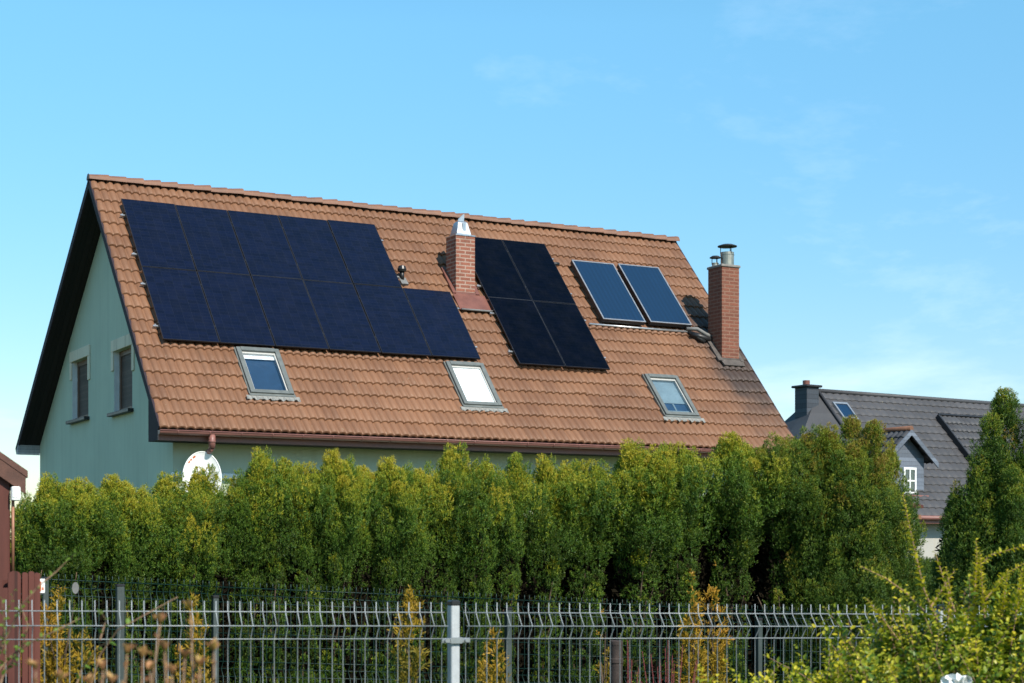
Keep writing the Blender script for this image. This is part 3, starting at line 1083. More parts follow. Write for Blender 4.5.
# thermal collectors
COFF = 0.19
first_c = None
for px, py, lab in ((571.6, 259.6, 'blue solar collector in a pale metal frame, next to the black panels'),
                    (618, 263.4, 'blue solar collector in a pale metal frame, nearer the tall chimney')):
    a, s = roof_uv(px, py, COFF)
    CW, CH = 1.135, 2.07
    mtx = roof_matrix(a, s + CH, COFF)
    if first_c is None:
        r = thing('solar_collector', lab, 'solar collector', group='solar collectors', mat=mtx)
        m = MB()
        t, d = 0.032, 0.012
        m.box(0, CW, 0, t, -d, 0)
        m.box(0, CW, CH - t, CH, -d, 0)
        m.box(0, t, t, CH - t, -d, 0)
        m.box(CW - t, CW, t, CH - t, -d, 0)
        m.build('frame', M['alu'], r)
        m = MB()
        t2, d2 = 0.02, 0.105
        m.box(.003, CW - .003, .003, t2, -d2, -d - .001)
        m.box(.003, CW - .003, CH - t2, CH - .003, -d2, -d - .001)
        m.box(.003, t2, t2, CH - t2, -d2, -d - .001)
        m.box(CW - t2, CW - .003, t2, CH - t2, -d2, -d - .001)
        m.build('casing', M['blackmetal'], r)  # black sides: the shadow along the collector's edge is put into the colour
        m = MB().box(t, CW - t, t, CH - t, -.02, -.008)
        m.build('absorber_glass', M['absorber'], r)
        m = MB().box(.01, CW - .01, .01, CH - .01, -.103, -.095)
        m.build('back_plate', M['blackmetal'], r)
        first_c = r
    else:
        r = copy_tree(first_c)
        r.matrix_world = mtx
        r['label'] = lab
a0, s0 = roof_uv(589, 323.6, .06)
a1, s1 = roof_uv(692, 332.2, .06)
pr = thing('collector_pipe', 'grey insulated pipe along the foot of the collectors, bending towards the tall chimney', 'pipe', mat=roof_matrix(a0, s0, 0))
m = MB()
Lp = a1 - a0
m.tube([(0, 0, .05), (Lp * .5, -.01, .05), (Lp, -.01, .05)], 0.026, 8)
m.build('rail', M['alu'], pr)
m = MB()
m.tube([(Lp - .15, .03, .10), (Lp + .1, -.02, .16), (Lp + .28, -.16, .14), (Lp + .45, -.20, .10)], 0.045, 10)
m.build('hose', M['lead'], pr)
m = MB()
m.tube([(Lp - .05, -.10, .06), (Lp + .12, -.22, .10), (Lp + .34, -.26, .07), (Lp + .5, -.20, .05)], 0.07, 10)
m.tube([(Lp - .1, .02, .05), (Lp + .05, -.2, .07), (Lp + .2, -.36, .06)], 0.05, 8)
m.build('insulation', M['plastic'], pr)
m = MB()
m.tube([(-.25, CH + .0, .06), (-.05, CH - .02, .08), (.02, CH - .02, .08)], 0.04, 8)
m.build('elbow', M['plastic'], pr)

# ------------------------------------------------------------------ satellite dish on the front wall
dc = house_pt(202, 478, 1, WF - 0.78)
dw = O + U * dc[0] + W * dc[1]
dish = thing('satellite_dish', 'white oval satellite dish on the front wall below the gutter outlet', 'satellite dish', (dw[0], dw[1], dc[2]), math.radians(12))
m = MB()
rx, rz_, n = 0.345, 0.48, 40


def dpt(r, t, o=0.0):
    return (rx * r * math.cos(t), 0.11 * (r * r - 1) * -1 + o + 0.12 * rz_ * r * math.sin(t), rz_ * r * math.sin(t))


for o, flip in ((0.0, True), (0.012, False)):
    rings = [(0.02 + 0.98 * k / 8) for k in range(9)]
    for r0, r1 in zip(rings, rings[1:]):
        for k in range(n):
            t0, t1 = 2 * PI * k / n, 2 * PI * (k + 1) / n
            qd = [dpt(r0, t0, o), dpt(r1, t0, o), dpt(r1, t1, o), dpt(r0, t1, o)]
            m.face(qd if not flip else qd[::-1], smooth=True)
m.tube([dpt(1, 2 * PI * k / n, .006) for k in range(n + 1)], 0.011, 6, cap=False)
m.build('reflector', M['white'], dish)
m = MB()
for t0, t1 in ((1.95, 2.12), (2.20, 2.30), (2.34, 2.46)):
    for k in range(5):
        ta, tb = t0 + (t1 - t0) * k / 5, t0 + (t1 - t0) * (k + 1) / 5
        m.face([dpt(.86, ta, -.004), dpt(.93, ta, -.004), dpt(.93, tb, -.004), dpt(.86, tb, -.004)][::-1])
m.build('printed_mark', M['red'], dish)
m = MB()
m.tube([(0, 0.10, -rz_ * .95), (0.0, -0.45, -0.40), (0.03, -0.55, -0.12)], 0.016, 8)
m.build('feed_arm', M['galv'], dish)
m = MB()
m.tube([(0.03, -0.57, -0.16), (0.02, -0.45, -0.08)], [0.035, 0.028], 10)
m.build('receiver', M['plastic'], dish)
m = MB()
m.tube([(0, .10, -.05), (0, .34, -.05), (0, .76, -.05)], 0.022, 8)
m.tube([(0, .30, -.35), (0, .30, .25)], 0.026, 8)
m.build('wall_bracket', M['galv'], dish)

# ------------------------------------------------------------------ GROUND
gx = np.concatenate([[-700, -300, -120, -60], np.arange(-30, 31, 1.5), [60, 120, 300, 700]])
gyy = np.array([-60, -20, 0, 4, 8, 12, 16, 20, 26, 34, 44, 60, 90, 150, 300, 700, 1500])
V = np.array([(x, y, ground(x)) for y in gyy for x in gx])
nx = len(gx)
Q = np.array([(j * nx + i, j * nx + i + 1, (j + 1) * nx + i + 1, (j + 1) * nx + i) for j in range(len(gyy) - 1) for i in range(nx - 1)])
n = NT('lawn_soil')
ob = n.coord()
c = n.ramp(n.math('ADD', n.math('MULTIPLY', n.noise(ob, 0.35, 6), .5), n.math('MULTIPLY', n.noise(ob, 14, 5, .7), .5)),
           [(0.3, (0.020, 0.028, 0.010)), (0.5, (0.040, 0.065, 0.016)), (0.7, (0.085, 0.085, 0.035))])
n.principled(c, 0.95, 0, 0.1, n.bump(n.noise(ob, 30, 4, .7), 0.8, 0.05))
g = np_mesh('ground', V, Q, n.m, smooth=True)
tag(g, kind='structure')

# ------------------------------------------------------------------ FOLIAGE MACHINERY


def sprays(P, D, Nn, L, tint, rng, nb=9, jit=.42, wid=.135):
    """thuja fans: a stem and side branchlets, each a narrow blade with its own tilt; -> verts, quads, attr"""
    D = D / np.linalg.norm(D, axis=1, keepdims=True)
    X = np.cross(D, Nn)
    X /= np.linalg.norm(X, axis=1, keepdims=True) + 1e-9
    n = len(P)
    t = np.linspace(0, .72, nb)[None, :] * np.ones((n, 1)) + rng.uniform(-.05, .05, (n, nb))
    side = np.where(np.arange(nb) % 2 == 0, 1.0, -1.0)[None, :] * rng.uniform(.35, 1.05, (n, nb))
    side[:, -1] *= .15
    B = P[:, None, :] + D[:, None, :] * (t * L[:, None])[:, :, None]
    d = D[:, None, :] + X[:, None, :] * side[:, :, None] + rng.normal(0, jit, (n, nb, 3))
    d /= np.linalg.norm(d, axis=2, keepdims=True)
    l = L[:, None] * (.58 - .22 * t) * rng.uniform(.75, 1.25, (n, nb))
    w = np.cross(d, np.broadcast_to(Nn[:, None, :], d.shape) * .0 + rng.normal(0, 1, (n, nb, 3)) + Nn[:, None, :] * .8)
    wx = np.cross(w, d)
    wx /= np.linalg.norm(wx, axis=2, keepdims=True) + 1e-9
    m = B + d * (l * .55)[:, :, None]
    hw = (l * wid)[:, :, None]
    V = np.stack([B, m + wx * hw, B + d * l[:, :, None], m - wx * hw], 2).reshape(-1, 3)
    Q = np.arange(len(V)).reshape(-1, 4)
    A = np.zeros((n, nb, 4, 4), np.float32)
    A[..., 0] = (tint[:, None] + rng.normal(0, .06, (n, nb)))[:, :, None].clip(0, 1)
    tp = t * .75
    A[..., 1] = np.stack([tp, tp + .15, np.minimum(1, tp + .4), tp + .15], 2).clip(0, 1)
    A[..., 3] = 1
    return V, Q, A.reshape(-1, 4)


def crown_data(seed, H, leaders, dens, size, tint0=0.35, toptint=0.35, lump=0.22, lumpn=14, low=0.0, shape=None):
    """leaders: (dx, dy, height, radius) columns that make up one conifer. Sprays cover each column's lumpy skin."""
    rng = np.random.default_rng(seed)
    VV, QQ, AA = [], [], []
    nb = 0
    for (dx, dy, h, R) in leaders:
        N = int(dens * 2 * PI * R * h)
        Rl = R
        # lumps: clumps of foliage that stand out from the skin
        nl = int(lumpn * h * R / 0.35 * 2.2) + 6
        lz, la, lw, lh = rng.uniform(0.0, 1, nl), rng.uniform(0, 2 * PI, nl), rng.uniform(.09, .24, nl), rng.uniform(-.7, 1.0, nl)
        ltint = rng.normal(0, .13, nl)
        z = rng.uniform(low, 1, int(N * 1.25))
        a = rng.uniform(0, 2 * PI, len(z))
        pf = shape(z) if shape else (0.36 + 0.64 * np.clip((z - .40) / .36, 0, 1) ** 1.3) * np.clip(1.0 - np.clip((z - .74) / .26, 0, 1) ** 1.8, 0.03, 1)
        keep = rng.uniform(0, 1, len(z)) < np.sqrt(pf) * .9 + .12
        z, a, pf = z[keep], a[keep], pf[keep]
        da = np.abs((a[:, None] - la[None, :] + PI) % (2 * PI) - PI) * np.maximum(pf, .3)[:, None] * R
        dz = (z[:, None] - lz[None, :]) * h
        sig = lw[None, :]
        g = np.exp(-(da ** 2 + (dz * .75) ** 2) / (2 * (sig * .55) ** 2))
        bump = (g * lh[None, :]).sum(1)
        bt = (g * ltint[None, :]).sum(1)
        hole = rng.uniform(0, 1, len(z)) > np.clip(.50 + 1.0 * bump, .07, 1)      # hollows between the clumps
        z, a, pf, bump, bt = (q_[~hole] for q_ in (z, a, pf, bump, bt))
        depth = rng.beta(1.2, 3.4, len(z)) * .55                    # most sit near the skin
        rad = (R * pf + lump * .16 * np.sqrt(pf) * np.clip(bump, -1.2, 1.6)) * (1 - depth) + rng.normal(0, .01, len(z))
        er, et = np.stack([np.cos(a), np.sin(a), 0 * a], 1), np.stack([-np.sin(a), np.cos(a), 0 * a], 1)
        P = np.stack([dx + rad * np.cos(a), dy + rad * np.sin(a), z * h], 1)
        up = np.array([0, 0, 1.0])
        k = rng.uniform(.25, 1.0, (len(z), 1))
        D = er * k + up * (rng.uniform(.35, 1.15, (len(z), 1)) + 0.8 * np.clip(z - .75, 0, 1)[:, None] * 3) + rng.normal(0, .35, (len(z), 3))
        Nn = et + er * rng.normal(0, .8, (len(z), 1)) + rng.normal(0, .35, (len(z), 3))
        L = size * rng.uniform(.65, 1.35, len(z)) * (1 - .25 * np.clip(z - .85, 0, 1) / .15)
        tint = tint0 + bt + toptint * np.clip((z * h / H - .55) / .45, 0, 1) + rng.normal(0, .10, len(z))
        V, Q, A = sprays(P, D, Nn, L, np.clip(tint, 0, 1), rng)
        VV.append(V)
        QQ.append(Q + nb)
        AA.append(A)
        nb += len(V)
    return np.concatenate(VV), np.concatenate(QQ), np.concatenate(AA)


def plume_data(seed, H, leaders, per=120, cover=.98, psize=.80, size=.037, tint0=.32, toptint=.38, low=.04, shape=None, ntop=26):
    """a thuja crown made of separate upright plumes of scale sprays, standing off a column, hollow between"""
    rng = np.random.default_rng(seed)
    PP, DD, NN, LL, TT = [], [], [], [], []
    for li, (dx, dy, h, R) in enumerate(leaders):
        lw_ = low if li == 0 or shape else .72
        n = int((1 - lw_) * cover * 2 * PI * R * h * .8 / (.15 * .26 * psize ** 2)) + 5
        z = np.sort(rng.uniform(lw_, 1.0, int(n * 1.6)))
        if not shape:
            pz, pl = rng.uniform(-.10, .05), rng.uniform(.24, .38)
        prof = shape if shape else (lambda q: PROF(q, pz, pl))
        pf = prof(z)
        z = np.concatenate([z[rng.uniform(0, 1, len(z)) < pf * .9 + .08], rng.uniform(.84, 1.0, 4 + int(R * ntop))])
        pf = np.maximum(.10, prof(z))
        a = (np.arange(len(z)) * 2.39996 + rng.normal(0, .55, len(z)))
        plen = psize * rng.uniform(.17, .42, len(z))
        prad = psize * rng.uniform(.055, .105, len(z))
        r0 = np.maximum(0, R * pf * rng.uniform(.52, 1.18, len(z)) - prad * .6)
        er = np.stack([np.cos(a), np.sin(a), 0 * a], 1)
        z0 = np.clip(z * h - plen * .55, .02, None)
        top = z * h + plen * .45
        plen = plen * np.where(z > .9, rng.uniform(.6, 1.0, len(z)), 1.0)
        over = np.clip(top - h, 0, None)
        z0 = z0 - over * rng.uniform(.75, 1.0, len(z))
        base = np.stack([dx + r0 * np.cos(a), dy + r0 * np.sin(a), z0], 1)
        lean = rng.uniform(.12, .50, len(z)) * np.clip(1.25 - z, .15, 1) * np.clip(pf * 1.5, .4, 1)
        ax = er * lean[:, None] + np.array([0, 0, 1.0]) + rng.normal(0, .12, (len(z), 3))
        ax /= np.linalg.norm(ax, axis=1, keepdims=True)
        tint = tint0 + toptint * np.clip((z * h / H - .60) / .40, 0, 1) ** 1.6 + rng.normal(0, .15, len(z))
        m = per
        t = rng.uniform(0, 1, (len(z), m)) ** .85
        b = rng.uniform(0, 2 * PI, (len(z), m))
        e1 = np.cross(ax, np.array([.31, .22, .1]) + er)
        e1 /= np.linalg.norm(e1, axis=1, keepdims=True)
        e2 = np.cross(ax, e1)
        rad = e1[:, None, :] * np.cos(b)[..., None] + e2[:, None, :] * np.sin(b)[..., None]
        # the outward side of a plume carries most of the sprays
        outw = (rad * er[:, None, :]).sum(2)
        rr = prad[:, None] * (np.sin(PI * np.clip(t, .03, 1) ** .75) ** .7 * .9 + .12) * rng.uniform(.72, 1.08, (len(z), m))
        P = base[:, None, :] + ax[:, None, :] * (t * plen[:, None])[..., None] + rad * rr[..., None]
        D = ax[:, None, :] * rng.uniform(.6, 1.2, (len(z), m, 1)) + rad * rng.uniform(.25, .95, (len(z), m, 1)) * (1 - .6 * t)[..., None] + rng.normal(0, .2, (len(z), m, 3))
        N_ = np.cross(ax[:, None, :], rad) + rng.normal(0, .5, (len(z), m, 3))
        keep = rng.uniform(0, 1, (len(z), m)) < np.where(outw > -.35, 1.0, .35)
        L = size * rng.uniform(.7, 1.35, (len(z), m)) * (1 - .25 * t)
        TT.append((tint[:, None] + .30 * (t - .5) + rng.normal(0, .07, (len(z), m)))[keep])
        PP.append(P[keep])
        DD.append(D[keep])
        NN.append(N_[keep])
        LL.append(L[keep])
    P = np.concatenate(PP)
    return sprays(P, np.concatenate(DD), np.concatenate(NN), np.concatenate(LL), np.clip(np.concatenate(TT), 0, 1), rng, nb=8)


PROF = lambda z, dz=0., low=.33: (low + (1 - low) * np.clip((z - .63 - dz) / .22, 0, 1) ** 1.4) * np.clip(1.0 - np.clip((z - .86) / .14, 0, 1) ** 1.9, 0.04, 1)


def crown_mesh(*a, mat=None, **k):
    V, Q, A = crown_data(*a, **k)
    return np_mesh(None, V, Q, mat, attr=A) if False else (V, Q, A)


def obj_from(name, data, mat, parent):
    V, Q, A = data
    return np_mesh(name, V, Q, mat, parent, attr=A)


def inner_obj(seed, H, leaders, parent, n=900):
    """inner dead twigs behind the green skin, near-black to paint shade into the gaps"""
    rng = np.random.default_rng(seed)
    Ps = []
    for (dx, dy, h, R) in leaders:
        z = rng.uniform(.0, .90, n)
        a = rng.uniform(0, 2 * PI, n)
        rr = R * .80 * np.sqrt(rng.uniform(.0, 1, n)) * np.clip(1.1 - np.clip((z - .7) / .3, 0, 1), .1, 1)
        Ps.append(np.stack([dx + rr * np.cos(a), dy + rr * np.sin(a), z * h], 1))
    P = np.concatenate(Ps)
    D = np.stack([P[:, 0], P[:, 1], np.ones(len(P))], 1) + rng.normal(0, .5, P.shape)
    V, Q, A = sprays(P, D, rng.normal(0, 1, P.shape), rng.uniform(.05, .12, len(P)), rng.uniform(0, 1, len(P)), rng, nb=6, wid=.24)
    return np_mesh('shade_fill_twigs', V, Q, M['shadetwig'], parent, attr=A)


def trunk_obj(H, r, parent, seed=0, limbs=10, R=0.25):
    rng = random.Random(seed)
    m = MB()
    pts = [(rng.uniform(-.02, .02), rng.uniform(-.02, .02), H * k / 6 * .78) for k in range(7)]
    pts[0] = (0, 0, -0.15)
    m.tube(pts, [r * (1 - .13 * k) for k in range(7)], 8)
    for i in range(limbs):
        z = H * rng.uniform(.1, .8)
        a = rng.uniform(0, 2 * PI)
        m.tube([(0, 0, z), (R * .45 * math.cos(a), R * .45 * math.sin(a), z + .12), (R * .8 * math.cos(a), R * .8 * math.sin(a), z + .34)], [r * .35, r * .22, r * .08], 5, cap=False)
    return m.build('trunk', M['bark'], parent)


# ------------------------------------------------------------------ HEDGE of thujas, every tree a thing
HA = math.radians(26.5)
HX0, HY0 = (505 - 512) / F * 14.75, 14.75


def hedge_depth(px):
    k = (px - 512) / F
    t = (HX0 - k * HY0) / (k * math.sin(HA) - math.cos(HA))
    return HY0 + t * math.sin(HA)


NVAR = 7
protos = []
for i in range(NVAR):
    rg = random.Random(40 + i)
    H = 2.5
    lead = [(0, 0, H * .98, rg.uniform(.32, .37))]
    for k in range(rg.choice([1, 2])):
        an = rg.uniform(PI, 2 * PI)
        d = rg.uniform(.10, .19)
        lead.append((d * math.cos(an), d * math.sin(an) * .8, H * rg.uniform(.86, .97), rg.uniform(.11, .16)))
    for k in range(3):
        an, d = rg.uniform(0, 2 * PI), rg.uniform(.05, .16)
        lead.append((d * math.cos(an), d * math.sin(an), H * rg.uniform(.95, 1.03), .05))
    protos.append((H, plume_data(100 + i, H, lead, tint0=.30, toptint=.50), lead))

# pixel of each tip in the photograph, and what tells that tree apart
HT = [(24, 482, 'at the left end of the hedge beside the brown shed'), (52, 474, 'second tree from the brown shed'), (80, 473, 'below the left gable window'),
      (110, 472, 'below the right gable window'), (136, 474, 'below the bare green gable wall, left of the house corner'), (164, 476, 'at the corner of the green house'),
      (192, 486, 'under the left rim of the satellite dish'), (222, 470, 'just right of the satellite dish'), (240, 471, 'under the right end of the white ledge'), (256, 461, 'second to the right of the satellite dish'),
      (286, 449, 'with a thin pointed tip, below the dark roof window'), (312, 457, 'rounded one right of the thin pointed tip'), (339, 448, 'second one with a thin pointed tip'),
      (366, 458, 'low one behind the gap left of the fence post'), (392, 455, 'left of the wide one above the fence post'), (418, 461, 'lower one just left of the metal fence post'), (444, 446, 'wide one straight above the metal fence post'),
      (478, 453, 'below the white-blind roof window'), (508, 456, 'right of the white-blind roof window'), (548, 456, 'under the lower edge of the four black panels'),
      (588, 454, 'left of the column reaching over the gutter'), (642, 441, 'first one tall enough to reach over the gutter'), (690, 438, 'directly below the grey-blind roof window'),
      (738, 431, 'below the tall brick chimney')]
hb = (None, None)
proto_obj = {}
for i, (px, yt, txt) in enumerate(HT):
    Y = hedge_depth(px) + random.uniform(-.10, .10)
    p = at(px, yt - 3, Y)
    gz_ = ground(p[0])
    k = (i * 3 + (i // 7)) % NVAR
    Hh = p[2] - gz_
    lab = f'green thuja in the hedge, {txt}'
    nb_ = [abs(HT[j][0] - px) for j in (i - 1, i + 1) if 0 <= j < len(HT)]
    sx = min(1.22, max(.86, sum(nb_) / len(nb_) * Y / F / .89 / .40))
    if k not in proto_obj:
        r = thing('thuja_tree', lab, 'tree', group='thujas in the hedge')
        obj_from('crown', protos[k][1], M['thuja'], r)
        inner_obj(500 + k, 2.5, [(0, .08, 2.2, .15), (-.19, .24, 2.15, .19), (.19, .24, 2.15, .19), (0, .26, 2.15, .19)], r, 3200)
        trunk_obj(2.5, .04, r, k, 12, .13)
        proto_obj[k] = r
    else:
        r = copy_tree(proto_obj[k])
        r['label'] = lab
    r.location = (p[0] - .10, p[1], gz_)
    r.rotation_euler = (random.gauss(0, .02), random.gauss(.06, .035), HA + random.uniform(-.55, .55))
    r.scale = (sx * random.uniform(.95, 1.08), sx * random.uniform(.95, 1.08), (Hh - .03) / 2.5)


def big_thuja(px, yt, Y, leaders, label, seed, name='thuja_tree', mat='bigthuja', **kw):
    p = at(px, yt, Y)
    gz_ = ground(p[0])
    H = p[2] - gz_ - .02
    r = thing(name, label, 'tree', (p[0], p[1], gz_))
    ld = [(dx, dy, hf * H, R) for dx, dy, hf, R in leaders]
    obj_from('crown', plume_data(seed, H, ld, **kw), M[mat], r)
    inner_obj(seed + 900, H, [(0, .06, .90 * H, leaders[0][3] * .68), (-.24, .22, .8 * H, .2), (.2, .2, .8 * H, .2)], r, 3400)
    trunk_obj(H, .07, r, seed, 16, .3)
    return r


sh_round = lambda z: np.clip(0.76 + .42 * z, 0, 1.0) * np.clip(1 - np.clip((z - .60) / .40, 0, 1) ** 2.3, .02, 1)
sh_cone = lambda z: np.clip(1.02 - np.clip((z - .25) / .75, 0, 1) ** 1.12, .02, 1)
big_thuja(781, 427, hedge_depth(781), [(0, 0, 1, .33), (.2, -.1, .95, .25), (-.22, .0, .96, .25), (0, .3, .9, .3)], 'dark thuja right of the one below the tall chimney', 201, tint0=.44, toptint=.40)
big_thuja(818, 424, hedge_depth(818) - .25, [(0, 0, 1, .36), (-.22, -.14, .965, .26), (.24, -.05, .95, .27), (0, .3, .9, .3)], 'dark thuja leaning against the left side of the broad round one', 202, tint0=.44, toptint=.40)
big_thuja(852, 413, hedge_depth(852) - .35, [(0, 0, 1, .46), (.16, -.16, .985, .32), (-.26, -.18, .965, .32), (.37, .0, .90, .30), (.47, -.06, .74, .24), (-.05, -.30, .92, .30), (-.45, -.1, .95, .26)], 'broad round thuja with the highest crown, in front of the grey house', 203, tint0=.50, toptint=.42, shape=sh_round)
big_thuja(1004, 384, 12.6, [(0, 0, 1, .60), (.20, -.12, .955, .36), (-.12, -.1, .94, .34), (.26, -.16, .90, .42), (-.22, -.12, .86, .40), (.46, .1, .95, .42), (-.02, -.3, .82, .42), (-.36, -.04, .78, .36), (-.44, .0, .62, .32)], 'tall dark conical thuja standing apart at the right edge', 204, name='conifer', tint0=.42, toptint=.22, shape=sh_cone, psize=.80, ntop=9, cover=1.3)

big_thuja(928, 556, 19.5, [(0, 0, 1, .62), (-.5, .1, .93, .4), (.5, .0, .9, .4)], 'low dark evergreen shrub in the gap before the pale wall of the grey house', 205, name='evergreen_shrub', tint0=.12, toptint=.15, shape=sh_round)

# ------------------------------------------------------------------ golden dwarf conifers between the two fences
sh_thin = lambda z: np.clip(0.55 + .8 * z, 0, 1.0) * np.clip(1 - np.clip((z - .2) / .8, 0, 1) ** 1.1, .03, 1)
GC = [(58, 588, 8.6, .11, 'wide golden one with a plant tag, beside the brown picket fence'), (192, 594, 8.8, .08, 'golden one behind the budding twigs'), (410, 594, 9.6, .085, 'golden one just left of the metal fence post'),
      (493, 628, 9.4, .07, 'short golden one just right of the metal fence post'), (603, 602, 9.8, .05, 'slim golden one left of the dark rusty post'), (692, 570, 10.6, .06, 'left of the two tall golden ones below the tall chimney'),
      (713, 563, 10.8, .055, 'right of the two tall golden ones, the highest')]
for i, (px, yt, Y, R, lab) in enumerate(GC):
    p = at(px, yt, Y)
    gz_ = ground(p[0])
    H = p[2] - gz_
    r = thing('golden_conifer', 'young golden yellow conifer, ' + lab, 'shrub', (p[0], p[1], gz_), group='golden conifers behind the wire fence')
    ld = [(0, 0, H, R * .75)] + [(R * .9 * math.cos(t), R * .9 * math.sin(t), H * random.uniform(.62, .95), R * .45) for t in (0.4 + i, 2.6 + i, 4.4 + i)]
    obj_from('foliage', crown_data(300 + i, H, ld, 1300, .062, tint0=.28, toptint=.40, lump=.8, shape=sh_thin), M['golden'], r)
    trunk_obj(H, .018, r, i, 5, R)


# ------------------------------------------------------------------ leafy shoots
def leaf_quads(P, D, Up, L, Wd, tint, rng):
    """folded ovate leaves, two quads each"""
    D = D / np.linalg.norm(D, axis=1, keepdims=True)
    X = np.cross(D, Up)
    X /= np.linalg.norm(X, axis=1, keepdims=True) + 1e-9
    Z = np.cross(X, D)
    n = len(P)
    T = np.array([(0, 0, 0), (0, .5, -.05), (0, 1, .02), (.5, .62, .12), (.42, .25, .09), (-.5, .62, .12), (-.42, .25, .09)])
    bend = rng.normal(-.12, .12, (n, 1)) * (T[:, 1] ** 2)[None, :]
    V = P[:, None, :] + (T[:, 0][None, :, None] * Wd[:, None, None]) * X[:, None, :] + (T[:, 1][None, :, None] * L[:, None, None]) * D[:, None, :] + ((T[:, 2][None, :] + bend) * L[:, None])[:, :, None] * Z[:, None, :]
    idx = np.array([(0, 4, 3, 1), (1, 3, 2, 2), (0, 1, 5, 6), (1, 2, 2, 5)])
    # tip triangles as thin quads: reuse tip vertex by a tiny duplicate
    T2 = np.array([(0, 4, 3, 1), (0, 1, 5, 6)])
    base = (np.arange(n) * 8)[:, None, None]
    V8 = np.concatenate([V, V[:, 2:3, :] + X[:, None, :] * .0004], 1)
    T3 = np.array([(1, 3, 7, 2), (1, 2, 7, 5)])
    Q = (base + np.concatenate([T2, T3])[None]).reshape(-1, 4)
    A = np.zeros((n, 8, 4), np.float32)
    A[:, :, 0] = tint[:, None]
    A[:, :, 1] = np.array([0, .4, 1, .6, .25, .6, .25, 1])[None]
    A[:, :, 3] = 1
    return V8.reshape(-1, 3), Q, A.reshape(-1, 4)


def shoot_leaves(path, n, size, rng, tint_fn, start=0.1, ratio=.62, spread=1.0):
    P0 = np.array(path)
    seg = np.linalg.norm(np.diff(P0, axis=0), axis=1)
    cum = np.concatenate([[0], np.cumsum(seg)])
    t = np.linspace(start, 1.0, n) * cum[-1]
    P = np.stack([np.interp(t, cum, P0[:, k]) for k in range(3)], 1)
    tg = np.gradient(P, axis=0) + 1e-9
    tg /= np.linalg.norm(tg, axis=1, keepdims=True)
    ph = np.cumsum(np.full(n, 2.4)) + rng.uniform(0, 6)
    rnd = rng.normal(0, 1, 3)
    e1 = np.cross(tg, rnd)
    e1 /= np.linalg.norm(e1, axis=1, keepdims=True)
    e2 = np.cross(tg, e1)
    side = e1 * np.cos(ph)[:, None] + e2 * np.sin(ph)[:, None]
    D = tg * rng.uniform(.3, .9, (n, 1)) + side * spread + rng.normal(0, .15, (n, 3))
    Up = tg + np.array([0, 0, .5]) + rng.normal(0, .3, (n, 3))
    f = np.linspace(start, 1, n)
    L = size * rng.uniform(.7, 1.25, n) * (1 - .45 * f ** 3)
    return leaf_quads(P, D, Up, L, L * ratio * rng.uniform(.85, 1.15, n), np.clip(tint_fn(f) + rng.normal(0, .10, n), 0, 1), rng)


def merge(datas):
    VV, QQ, AA, nb = [], [], [], 0
    for V, Q, A in datas:
        VV.append(V)
        QQ.append(Q + nb)
        AA.append(A)
        nb += len(V)
    return np.concatenate(VV), np.concatenate(QQ), np.concatenate(AA)


def leafy_bush(name, label, cat, base, tops, seed, nshoot, size, mat, rad, group=None, long_shoots=(), lush=1.0):
    """tops: list of (world top point, spread) that outline the bush; shoots fill between base and these"""
    rng = np.random.default_rng(seed)
    r = thing(name, label, cat, tuple(base), group=group)
    st = MB()
    D = []
    B = np.array(base)
    for i in range(nshoot):
        tp, sp = tops[rng.integers(len(tops))]
        tp = np.array(tp) - B
        e = tp + rng.normal(0, 1, 3) * np.array([sp, sp, sp * .55])
        # outer shell is denser, some shoots end lower down the flank
        low = rng.beta(1.1, 2.2)
        e = e * np.array([1, 1, 0]) + np.array([0, 0, max(.15, e[2] - .75 * low)]) + np.array([rng.normal(0, .12), -abs(rng.normal(0, rad * .5)) * low, 0])
        Lh = rng.uniform(.16, .34)
        s0 = e + np.array([-e[0] * .25 + rng.normal(0, .07), -e[1] * .2 + rng.normal(0, .07), -Lh])
        mid = (s0 + e) / 2 + rng.normal(0, .02, 3)
        if i % 4 == 0:
            st.tube([s0, mid, e], [.0025, .002, .001], 4, cap=False)
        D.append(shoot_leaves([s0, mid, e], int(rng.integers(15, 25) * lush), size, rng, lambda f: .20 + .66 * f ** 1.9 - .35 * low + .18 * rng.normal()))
    for k in range(14):
        tp, sp = tops[rng.integers(len(tops))]
        e = (np.array(tp) - B) * np.array([.8, .8, .8])
        st.tube([(rng.normal(0, .05), rng.normal(0, .05), -.1), e * .4 + rng.normal(0, .04, 3), e], [.008, .005, .002], 5, cap=False)
    for path, nl, sz in long_shoots:
        pp = [np.array(q) - B for q in path]
        st.tube(pp, [.0045 - .0033 * k / (len(pp) - 1) for k in range(len(pp))], 5, cap=False)
        D.append(shoot_leaves(pp, nl, sz, rng, lambda f: .78 + .2 * f, start=.08))
    st.build('stems', M['twig'], r)
    obj_from('leaves', merge(D), M[mat], r)
    return r


